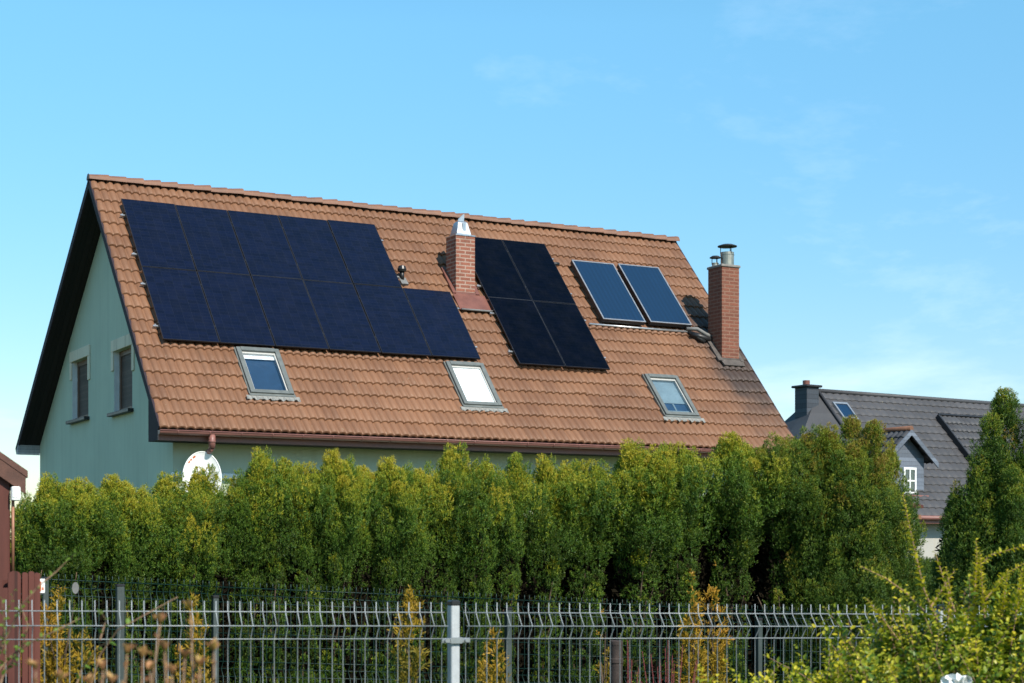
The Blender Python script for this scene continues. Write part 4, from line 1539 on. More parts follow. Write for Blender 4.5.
# golden privet on the right, in front of the wire fence
PY = 6.6
tops = [(at(x, y, PY + dy), .10) for x, y, dy in ((868, 648, 0), (886, 630, .05), (908, 616, .1), (938, 603, 0), (968, 612, .2), (1000, 600, 0), (1035, 590, .1), (1065, 600, 0), (905, 664, -.25), (960, 640, -.3), (1020, 640, -.3), (925, 655, -.3), (985, 665, -.3))]
ls = []
rs_ = random.Random(5)
for pts, nl in (([(938, 622, 0), (924, 590, .0), (916, 555, .05), (908, 520, .1), (903, 494, .1)], 44), ([(925, 612, 0), (905, 592, .05), (885, 578, 0), (860, 566, -.05)], 22), ([(930, 608, 0), (945, 585, .1), (955, 570, .1)], 16), ([(955, 612, 0), (944, 580, .05), (935, 552, .1)], 14),
                ([(975, 640, 0), (974, 600, .05), (977, 560, .1), (976, 540, .1)], 46), ([(985, 620, 0), (982, 585, 0), (980, 552, 0)], 34), ([(985, 600, 0), (1005, 575, .1), (1026, 562, .1)], 24), ([(962, 600, .1), (972, 575, .1), (990, 555, .1), (1028, 545, .1)], 24),
                ([(1000, 630, 0), (1004, 600, 0), (1008, 570, 0)], 26), ([(948, 620, -.1), (950, 590, -.1), (946, 568, -.1)], 18), ([(898, 640, -.1), (880, 615, -.1), (866, 598, -.1)], 20), ([(1015, 620, -.1), (1020, 590, -.1), (1022, 570, -.1)], 22)):
    ls.append(([at(x, y, PY + dy) for x, y, dy in pts], int(nl * 2.0), .026))
b0 = at(965, 683, PY)
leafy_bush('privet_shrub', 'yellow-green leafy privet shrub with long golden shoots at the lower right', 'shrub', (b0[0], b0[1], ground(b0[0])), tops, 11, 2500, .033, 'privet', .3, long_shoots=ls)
tops = [(at(x, y, 6.3 + dy), .10) for x, y, dy in ((742, 684, 0), (775, 676, .1), (805, 668, 0), (835, 660, .1), (855, 658, 0), (765, 690, -.2), (815, 684, -.2))]
b0 = at(800, 690, 6.4)
leafy_bush('privet_shrub', 'low yellow-green leafy shrub along the foot of the wire fence, left of the taller one', 'shrub', (b0[0], b0[1], ground(b0[0])), tops, 12, 520, .035, 'privet', .25)

# crumpled white scrap caught among the leaves
sc = at(957, 681, 6.05)
m = MB()
rg = random.Random(3)
nn = 9
grid = [[(-.055 + .11 * i / nn, rg.uniform(-.02, .02), -.03 + .06 * j / 5 + rg.uniform(-.006, .006) - .035 * abs(i / nn - .5)) for i in range(nn + 1)] for j in range(6)]
for j in range(5):
    for i in range(nn):
        m.face([grid[j][i], grid[j][i + 1], grid[j + 1][i + 1], grid[j + 1][i]])
o_ = m.build('plastic_scrap', M['white'])
o_.location = tuple(sc)
tag(o_, 'crumpled white scrap caught low in the privet leaves', 'scrap')

# dark red barberries behind the fence
for i, (px, yt, Y, lab) in enumerate(((627, 640, 8.7, 'dark red thorny barberry twigs right beside the rusty post'), (668, 636, 9.0, 'larger dark red barberry shrub left of the two tall golden conifers'))):
    p = at(px, yt, Y)
    gz_ = ground(p[0])
    r = thing('barberry_shrub', lab, 'shrub', (p[0], p[1], gz_), group='barberry shrubs')
    rng = np.random.default_rng(60 + i)
    st = MB()
    D = []
    H = p[2] - gz_
    for k in range(9 if i == 0 else 18):
        e = np.array([rng.normal(0, .04 + .07 * i), rng.normal(0, .06), H * rng.uniform(.8, 1.0)])
        mid = e * np.array([.3, .3, .5])
        pth = [(rng.normal(0, .02), rng.normal(0, .02), -.05), mid, e]
        st.tube(pth, [.006, .005, .002], 5, cap=False)
        D.append(shoot_leaves(pth, 34, .022, rng, lambda f: .5 + .3 * f, start=.45))
    st.build('stems', M['redtwig'], r)
    obj_from('leaves', merge(D), M['redleaf'], r)

# budding shrub in the foreground on the left
SY = 3.0
b0 = at(125, 683, SY)
bs = thing('budding_shrub', 'foreground shrub of upright twigs with swelling pink-brown buds', 'shrub', (b0[0], b0[1], ground(b0[0])))
B = np.array(bs.location)
st = MB()
rng = np.random.default_rng(77)
for px, yt, dy in ((36, 664, 0), (60, 676, .1), (103, 664, -.1), (127, 648, .1), (143, 652, 0), (160, 618, .1), (165, 645, -.1), (191, 605, .15), (185, 652, 0), (214, 646, .1), (112, 678, 0), (172, 668, -.15), (90, 680, .1), (200, 660, -.1), (150, 666, .1)):
    e = at(px, yt, SY + dy) - B
    lean = rng.normal(0, .05)
    pth = [np.array([e[0] * .6 + lean, e[1] * .5, 0]), np.array([e[0] * .85 - lean, e[1] * .8, e[2] * .6]), np.array([e[0] - lean * .45, e[1], e[2] * .84]), np.array([e[0] - lean * .1, e[1], e[2] * .93]), e - np.array([0, 0, .012])]
    st.tube(pth, [.004, .003, .0022, .0018, .0014], 6)
    for zf in (.2, .4, .6, .78, .9, 1.0):
        q = pth[2] * (1 - zf) + e * zf + np.array([0, 0, -.01])
        bd = []
        nL = 6 if zf == 1.0 else (2 if rng.uniform() < .7 else 3)
        for k in range(nL):
            an = rng.uniform(0, 6.28)
            sp_ = rng.uniform(.25, .9)
            d = np.array([[math.cos(an) * sp_, math.sin(an) * sp_, 1.0]])
            Lb = (.022 if zf == 1.0 else .013) * rng.uniform(.7, 1.25)
            bd.append(leaf_quads(q[None], d, np.array([[-math.cos(an), -math.sin(an), .6]]), np.array([Lb]), np.array([Lb * .5]), np.array([rng.uniform(.0, 1)]), rng))
        obj_from('bud', merge(bd), M['budleaf'], bs)
st.build('stems', M['twig'], bs)

# arching bare twigs with fresh leaves at the far left
TY = 4.6
b0 = at(-15, 683, TY)
tw = thing('budding_twigs', 'thin arching twigs with tiny fresh green leaves at the far left, before the brown pickets', 'shrub', (b0[0], b0[1], ground(b0[0])))
B = np.array(tw.location)
st = MB()
D = []
for pts in ([(-12, 683), (5, 640), (22, 605), (40, 585), (56, 572), (68, 560), (76, 553)], [(-10, 690), (0, 650), (6, 620), (14, 590)], [(-12, 683), (12, 655), (35, 640), (62, 628), (80, 618)], [(-5, 690), (10, 665), (22, 648), (28, 625), (20, 604)],
            [(0, 690), (6, 660), (4, 625), (2, 598)], [(90, 690), (100, 655), (118, 630), (150, 612), (172, 600), (178, 597)], [(75, 690), (82, 668), (98, 648), (110, 640)], [(100, 640), (106, 620), (100, 610)]):
    pth = [at(x, y, TY + .05 * math.sin(i * 1.7)) - B for i, (x, y) in enumerate(pts)]
    st.tube(pth, [.0026 - .0016 * k / (len(pth) - 1) for k in range(len(pth))], 5, cap=False)
    D.append(shoot_leaves(pth, 16 if pts[-1][0] < 100 else 5, .019, rng, lambda f: .4 + .4 * f, start=.15))
st.build('stems', M['twig'], tw)
obj_from('leaves', merge(D), M['freshleaf'], tw)

# plant tags
for px, py, Y, lab, isred in ((40.5, 586, 8.35, 'white plant tag with red print hanging in the golden conifer', True), (75.5, 588, 8.5, 'small blank white oval plant tag right of the printed one', False)):
    p = at(px, py, Y)
    r = thing('plant_tag', lab, 'plant tag', tuple(p), .15, group='plant tags')
    m = MB()
    if isred:
        m.bevbox(-.021, .021, -.002, .002, -.036, .036, .0015)
        m.build('card', M['white'], r)
        q = MB().box(-.016, .004, -.004, -.0025, -.026, .022)
        q.box(.008, .016, -.004, -.0025, -.02, -.006)
        q.build('print', M['red'], r)
    else:
        m.prism([(.017 * math.cos(2 * PI * k / 16), .03 * math.sin(2 * PI * k / 16)) for k in range(16)], lambda x, z: (x, .002, z), lambda x, z: (x, -.002, z))
        m.build('card', M['lead'], r)
    s_ = MB().tube([(0, 0, .036), (.005, .01, .08)], .0012, 4)
    s_.build('string', M['twig'], r)

# ------------------------------------------------------------------ NEAR WIRE FENCE
FA = math.radians(20)
fd = np.array([math.cos(FA), math.sin(FA), 0])
fnrm = np.array([math.sin(FA), -math.cos(FA), 0])     # towards the street
p0 = at(453.5, 601, 7.42)
FX0, FY0 = p0[0], p0[1]
fz0 = p0[2] - .006
fence = thing('wire_fence', 'galvanised welded wire fence with a folded top, nearest the camera', 'fence', (FX0, FY0, ground(FX0)), FA)
LZ = fz0 - ground(FX0)                                # top of wires over the local origin


def mesh_panel(x0, x1, top, slope, parent, mat, r, fold, sgn, name='panel'):
    """welded mesh panel in the fence frame (x along, y away); wires bent into V folds"""
    m = MB()
    zs = [(0, 0), (-.045, 0), (-.045 - fold, -sgn * .052), (-.045 - 2 * fold, 0), (-.62, 0), (-.62 - fold, -sgn * .052), (-.62 - 2 * fold, 0), (-1.22, 0), (-1.22 - fold, -sgn * .052), (-1.22 - 2 * fold, 0), (-top + .03, 0)]
    nx = int(round((x1 - x0) / .05))
    for i in range(nx + 1):
        x = x0 + (x1 - x0) * i / nx
        jx = random.gauss(0, .0012)
        zt = top + slope * x
        m.tube([(x + jx, y, zt + z) for z, y in zs], r, 5)
    for z, y in zs[1:-1]:
        for dy in ((-r * 2.0,) if z < -.2 or True else (0,)):
            m.tube([(x0 - .012, y + dy * sgn, top + slope * x0 + z), (x1 + .012, y + dy * sgn, top + slope * x1 + z)], r * 1.08, 5)
    for z in (-.40, -.5, -.85, -1.0, -1.1):
        m.tube([(x0 - .012, -r * 2 * sgn, top + slope * x0 + z), (x1 + .012, -r * 2 * sgn, top + slope * x1 + z)], r, 5)
    return m.build(name, mat, parent)


FS = -0.016
mesh_panel(0.055, 2.50, LZ, FS, fence, M['wire'], .0021, .058, 1)
mesh_panel(2.56, 5.0, LZ, FS, fence, M['wire'], .0021, .058, 1)
mesh_panel(-2.50, -0.055, LZ, FS, fence, M['wire'], .0021, .058, 1)


def fence_post(x, parent, mat, top, clampz):
    m = MB()
    m.bevbox(x - .02, x + .02, -.03, .03, -.3, top, .004)
    p = m.build('post', mat, parent)
    m = MB().bevbox(x - .0225, x + .0225, -.0325, .0325, top - .004, top + .022, .006)
    m.build('post_cap', M['plastic'], p)
    m = MB()
    for z in clampz:
        m.bevbox(x - .066, x + .066, -.040, -.031, top - z - .011, top - z + .011, .002)
        m.bevbox(x - .027, x + .027, -.044, -.0405, top - z - .014, top - z + .014, .001)
        for sx in (-.047, .047):
            m.tube([(x + sx, -.041, top - z), (x + sx, -.053, top - z)], .009, 6)
    m.build('clamp', M['zinc'], p)


fence_post(0, fence, M['galv'], LZ - .012, (.155, .75, 1.3))
fence_post(2.53, fence, M['galv'], LZ - .06, (.155, .75, 1.3))
fence_post(-2.53, fence, M['galv'], LZ + .03, (.155, .75, 1.3))

# ------------------------------------------------------------------ GREEN FENCE in front of the hedge
GA = math.radians(26)
q0 = at(505, 594, 14.0)
gf = thing('green_wire_fence', 'dark green welded wire fence at the foot of the thuja hedge', 'fence', (q0[0], q0[1], ground(q0[0])), GA)
GZ = q0[2] - ground(q0[0])
for x0, x1 in ((-4.96, -2.53), (-2.47, -.03), (.03, 2.47), (2.53, 4.97)):
    mesh_panel(x0, x1, GZ, -.052, gf, M['darkgreen'], .0034, .058, -1)
for x in (-2.5, 0, 2.5):
    m = MB().bevbox(x - .022, x + .022, -.09, -.03, -.3, GZ - .052 * x - .13, .004)
    p = m.build('post', M['greenpost'], gf)
    m = MB().bevbox(x - .026, x + .026, -.094, -.026, GZ - .052 * x - .134, GZ - .052 * x - .11, .005)
    m.build('post_cap', M['plastic'], p)
# the gate at its left end stands on two posts of its own
for px, yt, Y, w_, lab in ((45.5, 579, 11.9, .04, 'thin dark green gate post behind the printed plant tag'), (120, 586, 12.1, .055, 'dark green gate post left of the budding twigs')):
    p = at(px, yt, Y)
    m = MB().bevbox(-w_ / 2, w_ / 2, -w_ / 2, w_ / 2, -.2, p[2] - ground(p[0]), .004)
    o_ = thing('gate_post', lab, 'post', (p[0], p[1], ground(p[0])), GA, group='green gate posts')
    pp_ = m.build('shaft', M['greenpost'], o_)
    m = MB().bevbox(-w_ / 2 - .004, w_ / 2 + .004, -w_ / 2 - .004, w_ / 2 + .004, p[2] - ground(p[0]) - .005, p[2] - ground(p[0]) + .015, .005)
    m.build('post_cap', M['plastic'], o_)

# rusty post
p = at(616.3, 641, 8.9)
rp = thing('rusty_post', 'short dark rusty post behind the wire fence', 'post', (p[0], p[1], ground(p[0])))
hp = p[2] - ground(p[0])
m = MB().lathe([(.033, -.2), (.033, hp - .02), (.035, hp - .02), (.035, hp), (.028, hp + .003), (.001, hp - .006)], 18)
m.build('shaft', M['rustpost'], rp)
m = MB().lathe([(.0335, hp - .12), (.037, hp - .115), (.037, hp - .095), (.0335, hp - .09)], 18)
m.build('collar', M['rustpost'], rp)

# ------------------------------------------------------------------ BROWN SHED and PICKETS at the left edge
sp = at(9.5, 520, 8.6)
shed = thing('garden_shed', 'red-brown wooden garden shed with an overhanging dark roof at the left edge', 'shed', (sp[0], sp[1], ground(sp[0])), math.radians(24))
zt = lambda y: at(0, y, 8.6)[2] - ground(sp[0])
m = MB()
m.box(-2.0, -.10, 0.0, 1.6, 0, zt(468))
m.build('wall', M['shedwood'], shed)
m = MB()
m.bevbox(-.098, 0, -.03, .07, 0, zt(472), .006)
m.build('corner_post', M['shedwood'], shed)
# pitched roof whose verge runs down to the right
m = MB()
ax, az = -0.55, zt(392)
ex, ez = .082, zt(478)
tn = (az - ez) / (ex - ax)


def rp_(x, o):
    return (x, az - (x - ax) * tn + o)


m.prism([rp_(ax, 0), rp_(ex, 0), rp_(ex, .035), rp_(ax, .035)], lambda x, z: (x, -.07, z), lambda x, z: (x, 1.8, z))
m.prism([(2 * ax - x, z) for x, z in (rp_(ax, 0), rp_(ex + .9, 0), rp_(ex + .9, .035), rp_(ax, .035))], lambda x, z: (x, -.07, z), lambda x, z: (x, 1.8, z))
rf = m.build('roof', M['shedroof'], shed)
m = MB()
m.prism([rp_(ax, -.09), rp_(ex - .01, -.09), rp_(ex - .01, -.002), rp_(ax, -.002)], lambda x, z: (x, -.066, z), lambda x, z: (x, -.045, z))
m.build('bargeboard', M['shedroof'], rf)
m = MB()
m.prism([rp_(ax, -.06), rp_(ex - .02, -.06), rp_(ex - .02, -.003), rp_(ax, -.003)], lambda x, z: (x, -.042, z), lambda x, z: (x, 1.7, z))
m.build('soffit', M['darkwood'], rf)
m = MB()
m.tube([(.012, -.04, zt(573)), (.012, -.04, zt(500))], .008, 8)
m.tube([(.018, -.04, zt(487)), (.024, -.04, zt(470))], .008, 8)
m.build('conduit', M['copper'], shed)
m = MB()
m.bevbox(-.0, .044, -.085, -.032, zt(501), zt(487), .005)
m.bevbox(.006, .038, -.089, -.0855, zt(498), zt(488), .003)
m.build('junction_box', M['white'], shed)

pk = at(14.5, 570, 7.9)
pf = thing('picket_fence', 'red-brown wooden picket fence with rounded tops at the lower left corner', 'fence', (pk[0], pk[1], ground(pk[0])), math.radians(20))
zp = lambda y: at(0, y, 7.9)[2] - ground(pk[0])


def picket(x, y, w, top, d=.022, mat='shedwood', name='picket'):
    ring = [(x - w / 2, 0.05), (x + w / 2, 0.05), (x + w / 2, top - w * .35)] + [(x + w / 2 * math.cos(t), top - w * .35 + w * .35 * math.sin(t)) for t in [PI * k / 8 for k in range(1, 8)]] + [(x - w / 2, top - w * .35)]
    MB().prism(ring, lambda a, z: (a, y + d, z), lambda a, z: (a, y, z)).build(name, M[mat], pf)


picket(0, 0, .058, zp(571))
picket(-.085, 0, .058, zp(573))
picket(-.17, 0, .058, zp(572))
picket(-.255, 0, .058, zp(572))
for i, (px, yt) in enumerate(((24.5, 572), (30.5, 571), (36, 572.5))):
    q = at(px, yt, 7.9)
    dx = (q[0] - pk[0]) / math.cos(math.radians(20))
    picket(dx, .03 + .01 * i, .026, zp(yt + .5), .05)
for z0, z1 in ((zp(588), zp(580)), (zp(690), zp(678))):
    MB().box(-.55, .09, .082, .11, z0, z1).build('rail', M['shedwood'], pf)

# ------------------------------------------------------------------ GREY HOUSE beyond the hedge on the right
G2 = math.radians(33)
D2 = 52.0
r0 = at(818, 391.5, D2)
gu, gw = np.array([math.cos(G2), math.sin(G2), 0]), np.array([-math.sin(G2), math.cos(G2), 0])
RZ2 = r0[2]
P2 = math.radians(47)
gh = thing('grey_roofed_house', 'house behind the trees with a dark grey tiled roof and a dormer', 'house', (r0[0], r0[1], 0), G2)
org2 = np.array([r0[0], r0[1], 0])
nf2 = -gw * math.sin(P2) + np.array([0, 0, 1]) * math.cos(P2)
vd2 = -(gw * math.cos(P2) + np.array([0, 0, 1]) * math.sin(P2))
ro2 = org2 + np.array([0, 0, RZ2])


def g_slope(x, y, off=0.0):
    P = hit(x, y, ro2 + nf2 * off, nf2)
    return float((P - ro2) @ gu), float((P - ro2) @ vd2)


def g_plane(x, y, axis, val):
    N = gu if axis == 0 else gw
    P = hit(x, y, org2 + N * val, N)
    return float((P - org2) @ gu), float((P - org2) @ gw), float(P[2])


def gs(a, s, o=0.0):
    return (a, -s * math.cos(P2) - o * math.sin(P2), RZ2 - s * math.sin(P2) + o * math.cos(P2))


LG = 13.0
sE = g_slope(930, 516)[1]
v, q, uvs = tiled(lambda a, s, o: gs(a, s, o), LG, sE, 0.30, 0.34, 0.03, 0.03, per=4, seed=5)
gb = sE * math.cos(P2)
zE = RZ2 - sE * math.sin(P2)
groof = np_mesh('roof', v, q, M['slate'], gh, uv=uvs)
m = MB()
m.face([(0, 0, RZ2 - .02), (LG, 0, RZ2 - .02), (LG, gb, zE), (0, gb, zE)][::-1])
# hipped end on the left
hipx = -2.2
m.face([gs(-.001, 0, -.02), (hipx, gb * .6, RZ2 - gb * .75), (hipx, -gb * .35, RZ2 - gb * .62), gs(-.001, gb * .5, -.02)])
m.face([gs(-.001, gb * .5, -.02), (hipx, -gb * .35, RZ2 - gb * .62), (hipx, -gb, zE), gs(-.001, sE, -.02)])
m.build('hip', M['slate2'], groof)
m = MB()
m.tube([(-.1, 0, RZ2 + .02), (LG, 0, RZ2 + .0)], .075, 8)
m.tube([gs(0, 0, .02), gs(-.0, 3.4, .02)], .05, 8)
m.build('ridge_cap', M['slate2'], groof)
m = MB()
m.box(-1.6, LG, -gb + .45, gb - .45, 0, zE - .10)
m.build('wall', M['palewall'], gh)
m = MB()
m.box(-1.6, LG, -gb - .03, -gb + .0, zE - .22, zE - .02)
m.tube([(-1.6, -gb - .09, zE - .06), (LG, -gb - .09, zE - .06)], .07, 8)
m.build('gutter', M['gutter'], gh)
# raised roof section on the right with its own verge
a2, s2 = g_slope(940, 413, .25)
v, q, uvs = tiled(lambda a, s, o: gs(a + a2, s + s2, o + .12), 5.0, 5.0, 0.22, 0.36, 0.05, 0.05, per=6, seed=6)
np_mesh('raised_roof', v, q, M['slate2'], groof, uv=uvs)
m = MB()
m.hexa([gs(a2 - .03, s2, -.05), gs(a2 + .03, s2, -.05), gs(a2 + .03, s2 + 5, -.05), gs(a2 - .03, s2 + 5, -.05), gs(a2 - .03, s2, .19), gs(a2 + .03, s2, .19), gs(a2 + .03, s2 + 5, .19), gs(a2 - .03, s2 + 5, .19)])
m.hexa([gs(a2 + .03, s2 - .06, -.05), gs(a2 + 5, s2 - .06, -.05), gs(a2 + 5, s2 - .001, -.05), gs(a2 + .03, s2 - .001, -.05), gs(a2 + .03, s2 - .06, .19), gs(a2 + 5, s2 - .06, .19), gs(a2 + 5, s2 - .001, .19), gs(a2 + .03, s2 - .001, .19)])
m.build('verge', M['blackmetal'], groof)
# chimney
ca0, ca1 = g_plane(807.0, 400, 1, -.3)[0], g_plane(819, 400, 1, -.3)[0]
ctop = g_plane(811, 387, 1, -.3)[2]
m = MB()
m.bevbox(ca0, ca1, -.3, .25, RZ2 - 1.6, ctop, .01)
gc = m.build('chimney', M['slateclad'], gh)
m = MB().bevbox(ca0 - .08, ca1 + .08, -.38, .33, ctop, ctop + .07, .015)
m.build('capping_slab', M['blackmetal'], gc)
m = MB().lathe([(.11, 0), (.11, .16), (.09, .16), (.09, .02), (.001, .02)], 16, ((ca0 + ca1) / 2, 0, ctop + .07))
m.build('flue', M['apron'], gc)
# roof window
wa, ws = g_slope(832, 402.5, .06)
wb, we = g_slope(846, 416, .06)
m = MB()


def gbar(m, x0, x1, y0, y1, o0, o1):
    m.hexa([gs(x0, y0, o0), gs(x1, y0, o0), gs(x1, y1, o0), gs(x0, y1, o0), gs(x0, y0, o1), gs(x1, y0, o1), gs(x1, y1, o1), gs(x0, y1, o1)])


wb = wa + .62
we = ws + .75
for x0, x1, y0, y1 in ((wa, wa + .06, ws, we), (wb - .06, wb, ws, we), (wa + .06, wb - .06, ws, ws + .07), (wa + .06, wb - .06, we - .07, we)):
    gbar(m, x0, x1, y0, y1, .0, .10)
gwn = m.build('roof_window', M['alu'], gh)
m = MB()
gbar(m, wa + .06, wb - .06, ws + .07, we - .07, .04, .075)
m.build('pane', M['absorber'], gwn)
# dormer: ridge runs away from the street, gable towards the camera
dfy = -gb + 0.55                                        # front plane of the dormer
dap = g_plane(908, 430, 1, dfy)
drt = g_plane(934, 463, 1, dfy)
dx_, dz_ = dap[0], dap[2]
hw = drt[0] - dx_
sl_ = (dz_ - drt[2]) / hw
back = -(RZ2 - dz_) / math.tan(P2) + .1                 # where the dormer ridge meets the slope
wl = hw - .28
zwb = drt[2] + .05
m = MB()
zs_ = g_plane(912, 497, 1, dfy)[2]
m.prism([(dx_ - wl, zs_), (dx_ + wl, zs_), (dx_ + wl, dz_ - wl * sl_ - .08), (dx_, dz_ - .08), (dx_ - wl, dz_ - wl * sl_ - .08)], lambda x, z: (x, dfy + .14, z), lambda x, z: (x, dfy + 2.8, z))
dorm = m.build('dormer', M['cladblue'], gh)
for sg in (-1, 1):
    v, q, uvs = tiled(lambda a, s, o: (dx_ + sg * (s * math.cos(math.atan(sl_)) + o * math.sin(math.atan(sl_))), dfy - .12 + a, dz_ - s * math.sin(math.atan(sl_)) + o * math.cos(math.atan(sl_))), back - dfy + .1, hw / math.cos(math.atan(sl_)), .21, .36, .055, .05, per=6, seed=8)
    np_mesh('dormer_roof', v, q if sg < 0 else q[:, ::-1], M['slate2'], dorm, uv=uvs)
    m = MB()
    m.prism([(dx_, dz_ - .16), (dx_ + sg * (hw + .03), dz_ - hw * sl_ - .16), (dx_ + sg * (hw + .03), dz_ - hw * sl_ + .01), (dx_, dz_ + .01)], lambda x, z: (x, dfy - .16, z), lambda x, z: (x, dfy - .122, z))
    m.build('bargeboard', M['cladblue'], dorm)
m = MB().tube([(dx_, dfy - .15, dz_ + .04), (dx_, back, dz_ + .04)], .08, 8)
m.build('ridge_cap', M['ridge'], dorm)
wx0, wx1 = g_plane(903.5, 480, 1, dfy + .1)[0], g_plane(916, 480, 1, dfy + .1)[0]
wz0, wz1 = g_plane(910, 494, 1, dfy + .1)[2], g_plane(910, 467.5, 1, dfy + .1)[2]
m = MB()
y0, y1 = dfy + .08, dfy + .137
for a0, a1, b0, b1 in ((wx0, wx0 + .06, wz0, wz1), (wx1 - .06, wx1, wz0, wz1), (wx0 + .06, wx1 - .06, wz0, wz0 + .06), (wx0 + .06, wx1 - .06, wz1 - .06, wz1), (wx0 + .06, wx1 - .06, (wz0 + wz1) / 2 - .02, (wz0 + wz1) / 2 + .02)):
    m.box(a0, a1, y0, y1, b0, b1)
m.box((wx0 + wx1) / 2 - .02, (wx0 + wx1) / 2 + .02, y0 + .004, y1 - .004, wz0 + .06, wz1 - .06)
dwn = m.build('window', M['white'], gh)
m = MB()
m.face([(wx0 + .06, y0 + .02, wz0 + .06), (wx1 - .06, y0 + .02, wz0 + .06), (wx1 - .06, y0 + .02, wz1 - .06), (wx0 + .06, y0 + .02, wz1 - .06)])
m.build('pane', M['glass'], dwn)
m = MB()
m.face([(wx0 + .06, y1 - .006, wz0 + .06), (wx1 - .06, y1 - .006, wz0 + .06), (wx1 - .06, y1 - .006, wz1 - .06), (wx0 + .06, y1 - .006, wz1 - .06)])
m.build('curtain', M['trim'], dwn)
m = MB().bevbox(dx_ - wl - .05, dx_ + wl + .05, dfy - .02, dfy + .138, zs_ - .06, zs_ + .06, .01)
m.build('sill', M['gutter'], gh)
# porch canopy and pale box under the eave
c0 = g_plane(908, 503, 1, -gb - .6)
m = MB()
cx0, cx1 = c0[0] - .2, g_plane(921, 503, 1, -gb - .6)[0]
m.prism([(-gb - .7, c0[2] - .14), (-gb + .4, c0[2] + .12), (-gb + .4, c0[2] + .20), (-gb - .7, c0[2] - .06)], lambda y, z: (cx0, y, z), lambda y, z: (cx1, y, z))
m.build('canopy', M['shedwood'], gh)
c1_ = g_plane(907, 518, 1, -gb - .3)
c2_ = g_plane(917, 536, 1, -gb - .3)
m = MB().bevbox(c1_[0], c2_[0], -gb - .3, -gb + .44, c2_[2], c1_[2] - .04, .015)
m.build('bay_window', M['reveal'], gh)
m = MB().prism([(c1_[0] - .1, c1_[2] - .03), (c2_[0] + .1, c1_[2] - .03), (c2_[0] + .05, c1_[2] + .10), (c1_[0], c1_[2] + .10)], lambda x, z: (x, -gb - .4, z), lambda x, z: (x, -gb + .4, z))
m.build('bay_roof', M['tile'], gh)

# ------------------------------------------------------------------ LIGHT, SKY, CAMERA
EL = math.radians(42.0)
az = math.radians(8)
hz = -W * math.cos(az) + U * math.sin(az)
SUN = np.array([hz[0] * math.cos(EL), hz[1] * math.cos(EL), math.sin(EL)])
sd = bpy.data.lights.new('sun', 'SUN')
sd.energy = 5.0
sd.angle = math.radians(0.53)
sd.color = (1.0, 0.93, 0.82)
so = bpy.data.objects.new('sun', sd)
COL.objects.link(so)
so.location = (20, -30, 40)
so.rotation_euler = Vector(-SUN).to_track_quat('-Z', 'Y').to_euler()

wd = bpy.data.worlds.new('World')
S.world = wd
wd.use_nodes = True
nt = wd.node_tree
nt.nodes.clear()
out = nt.nodes.new('ShaderNodeOutputWorld')
bg = nt.nodes.new('ShaderNodeBackground')
sky = nt.nodes.new('ShaderNodeTexSky')
sky.sky_type = 'NISHITA'
sky.sun_disc = False
sky.sun_elevation = EL
sky.sun_rotation = math.atan2(SUN[0], SUN[1])
sky.altitude = 0
sky.air_density = 1.0
sky.dust_density = 0.1
sky.ozone_density = 2.0
bg.inputs[1].default_value = 0.14
# faint high clouds, fixed in the sky
tc = nt.nodes.new('ShaderNodeTexCoord')
sx = nt.nodes.new('ShaderNodeSeparateXYZ')
nt.links.new(tc.outputs['Generated'], sx.inputs[0])


def wm(op, a, b=None, clamp=False):
    d = nt.nodes.new('ShaderNodeMath')
    d.operation = op
    d.use_clamp = clamp
    for i, qv in enumerate((a, b)):
        if qv is None:
            continue
        if isinstance(qv, (int, float)):
            d.inputs[i].default_value = qv
        else:
            nt.links.new(qv, d.inputs[i])
    return d.outputs[0]


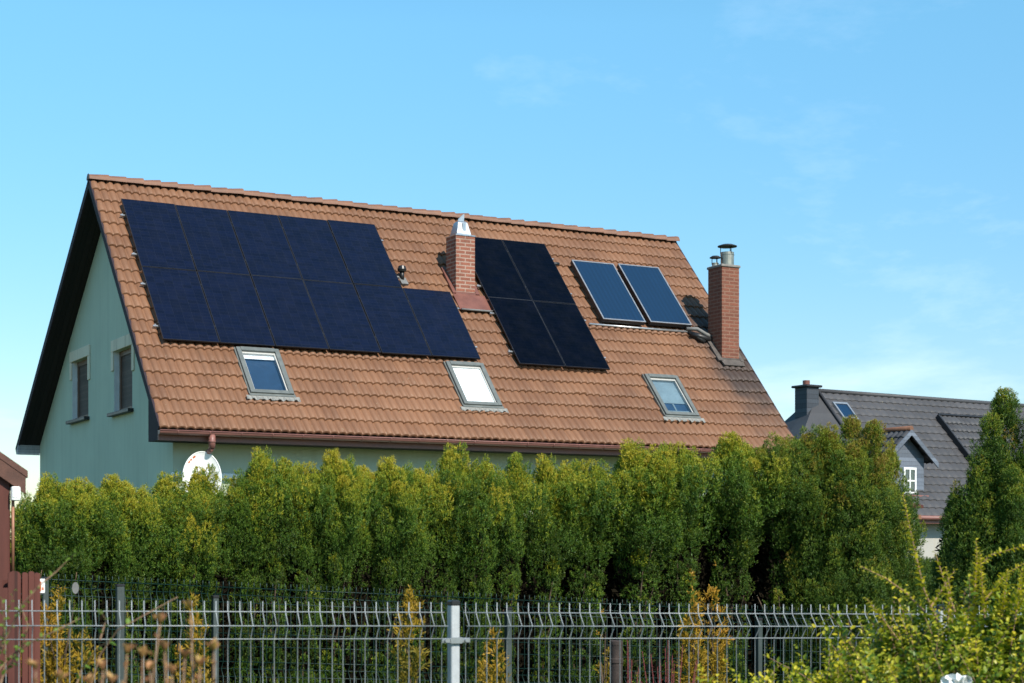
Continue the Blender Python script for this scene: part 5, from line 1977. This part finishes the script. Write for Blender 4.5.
zz = wm('ADD', wm('MAXIMUM', sx.outputs[2], 0.0), 0.16)
cb = nt.nodes.new('ShaderNodeCombineXYZ')
nt.links.new(wm('DIVIDE', sx.outputs[0], zz), cb.inputs[0])
nt.links.new(wm('DIVIDE', sx.outputs[1], zz), cb.inputs[1])
nz = nt.nodes.new('ShaderNodeTexNoise')
nz.inputs['Scale'].default_value = 0.85
nz.inputs['Lacunarity'].default_value = 2.3
nz.inputs['Detail'].default_value = 9
nz.inputs['Roughness'].default_value = 0.58
nz.inputs['Distortion'].default_value = 0.25
va = nt.nodes.new('ShaderNodeVectorMath')
va.operation = 'ADD'
va.inputs[1].default_value = (3.4, 1.2, 0.0)
nt.links.new(cb.outputs[0], va.inputs[0])
nt.links.new(va.outputs[0], nz.inputs['Vector'])
cf = wm('MULTIPLY', wm('SUBTRACT', nz.outputs[0], 0.54, True), 1.0, True)
mxn = nt.nodes.new('ShaderNodeMix')
mxn.data_type = 'RGBA'
nt.links.new(cf, mxn.inputs[0])
hs = nt.nodes.new('ShaderNodeHueSaturation')
mr = nt.nodes.new('ShaderNodeMapRange')
mr.inputs[1].default_value, mr.inputs[2].default_value, mr.inputs[3].default_value, mr.inputs[4].default_value = 0.02, 0.30, 1.32, 1.22
nt.links.new(sx.outputs[2], mr.inputs[0])
for key, va_, vb_ in (('Hue', 0.496, 0.480), ('Value', 0.64, 1.12)):
    m2_ = nt.nodes.new('ShaderNodeMapRange')
    m2_.inputs[1].default_value, m2_.inputs[2].default_value, m2_.inputs[3].default_value, m2_.inputs[4].default_value = 0.02, 0.30, va_, vb_
    nt.links.new(sx.outputs[2], m2_.inputs[0])
    nt.links.new(m2_.outputs[0], hs.inputs[key])
nt.links.new(mr.outputs[0], hs.inputs['Saturation'])
nt.links.new(sky.outputs[0], hs.inputs['Color'])
nt.links.new(hs.outputs[0], mxn.inputs[6])
mxn.inputs[7].default_value = (9, 9.5, 10, 1)
nt.links.new(mxn.outputs[2], bg.inputs[0])
nt.links.new(bg.outputs[0], out.inputs[0])

cd = bpy.data.cameras.new('camera')
cam = bpy.data.objects.new('camera', cd)
COL.objects.link(cam)
cam.location = tuple(CAM)
cam.rotation_euler = (PI / 2, 0, 0)
cd.sensor_width = 36
cd.lens = F / 1024 * 36
cd.shift_y = (HZ - 341.5) / 1024
cd.clip_start = 0.1
cd.clip_end = 5000
cd.dof.use_dof = True
cd.dof.focus_distance = 19.0
cd.dof.aperture_fstop = 6.3
S.camera = cam

S.render.engine = 'CYCLES'
S.view_settings.view_transform = 'Standard'
S.view_settings.look = 'None'
S.view_settings.exposure = 0.4
S.view_settings.gamma = 1.0
S.view_settings.use_curve_mapping = False
S.cycles.max_bounces = 8
S.cycles.transparent_max_bounces = 12
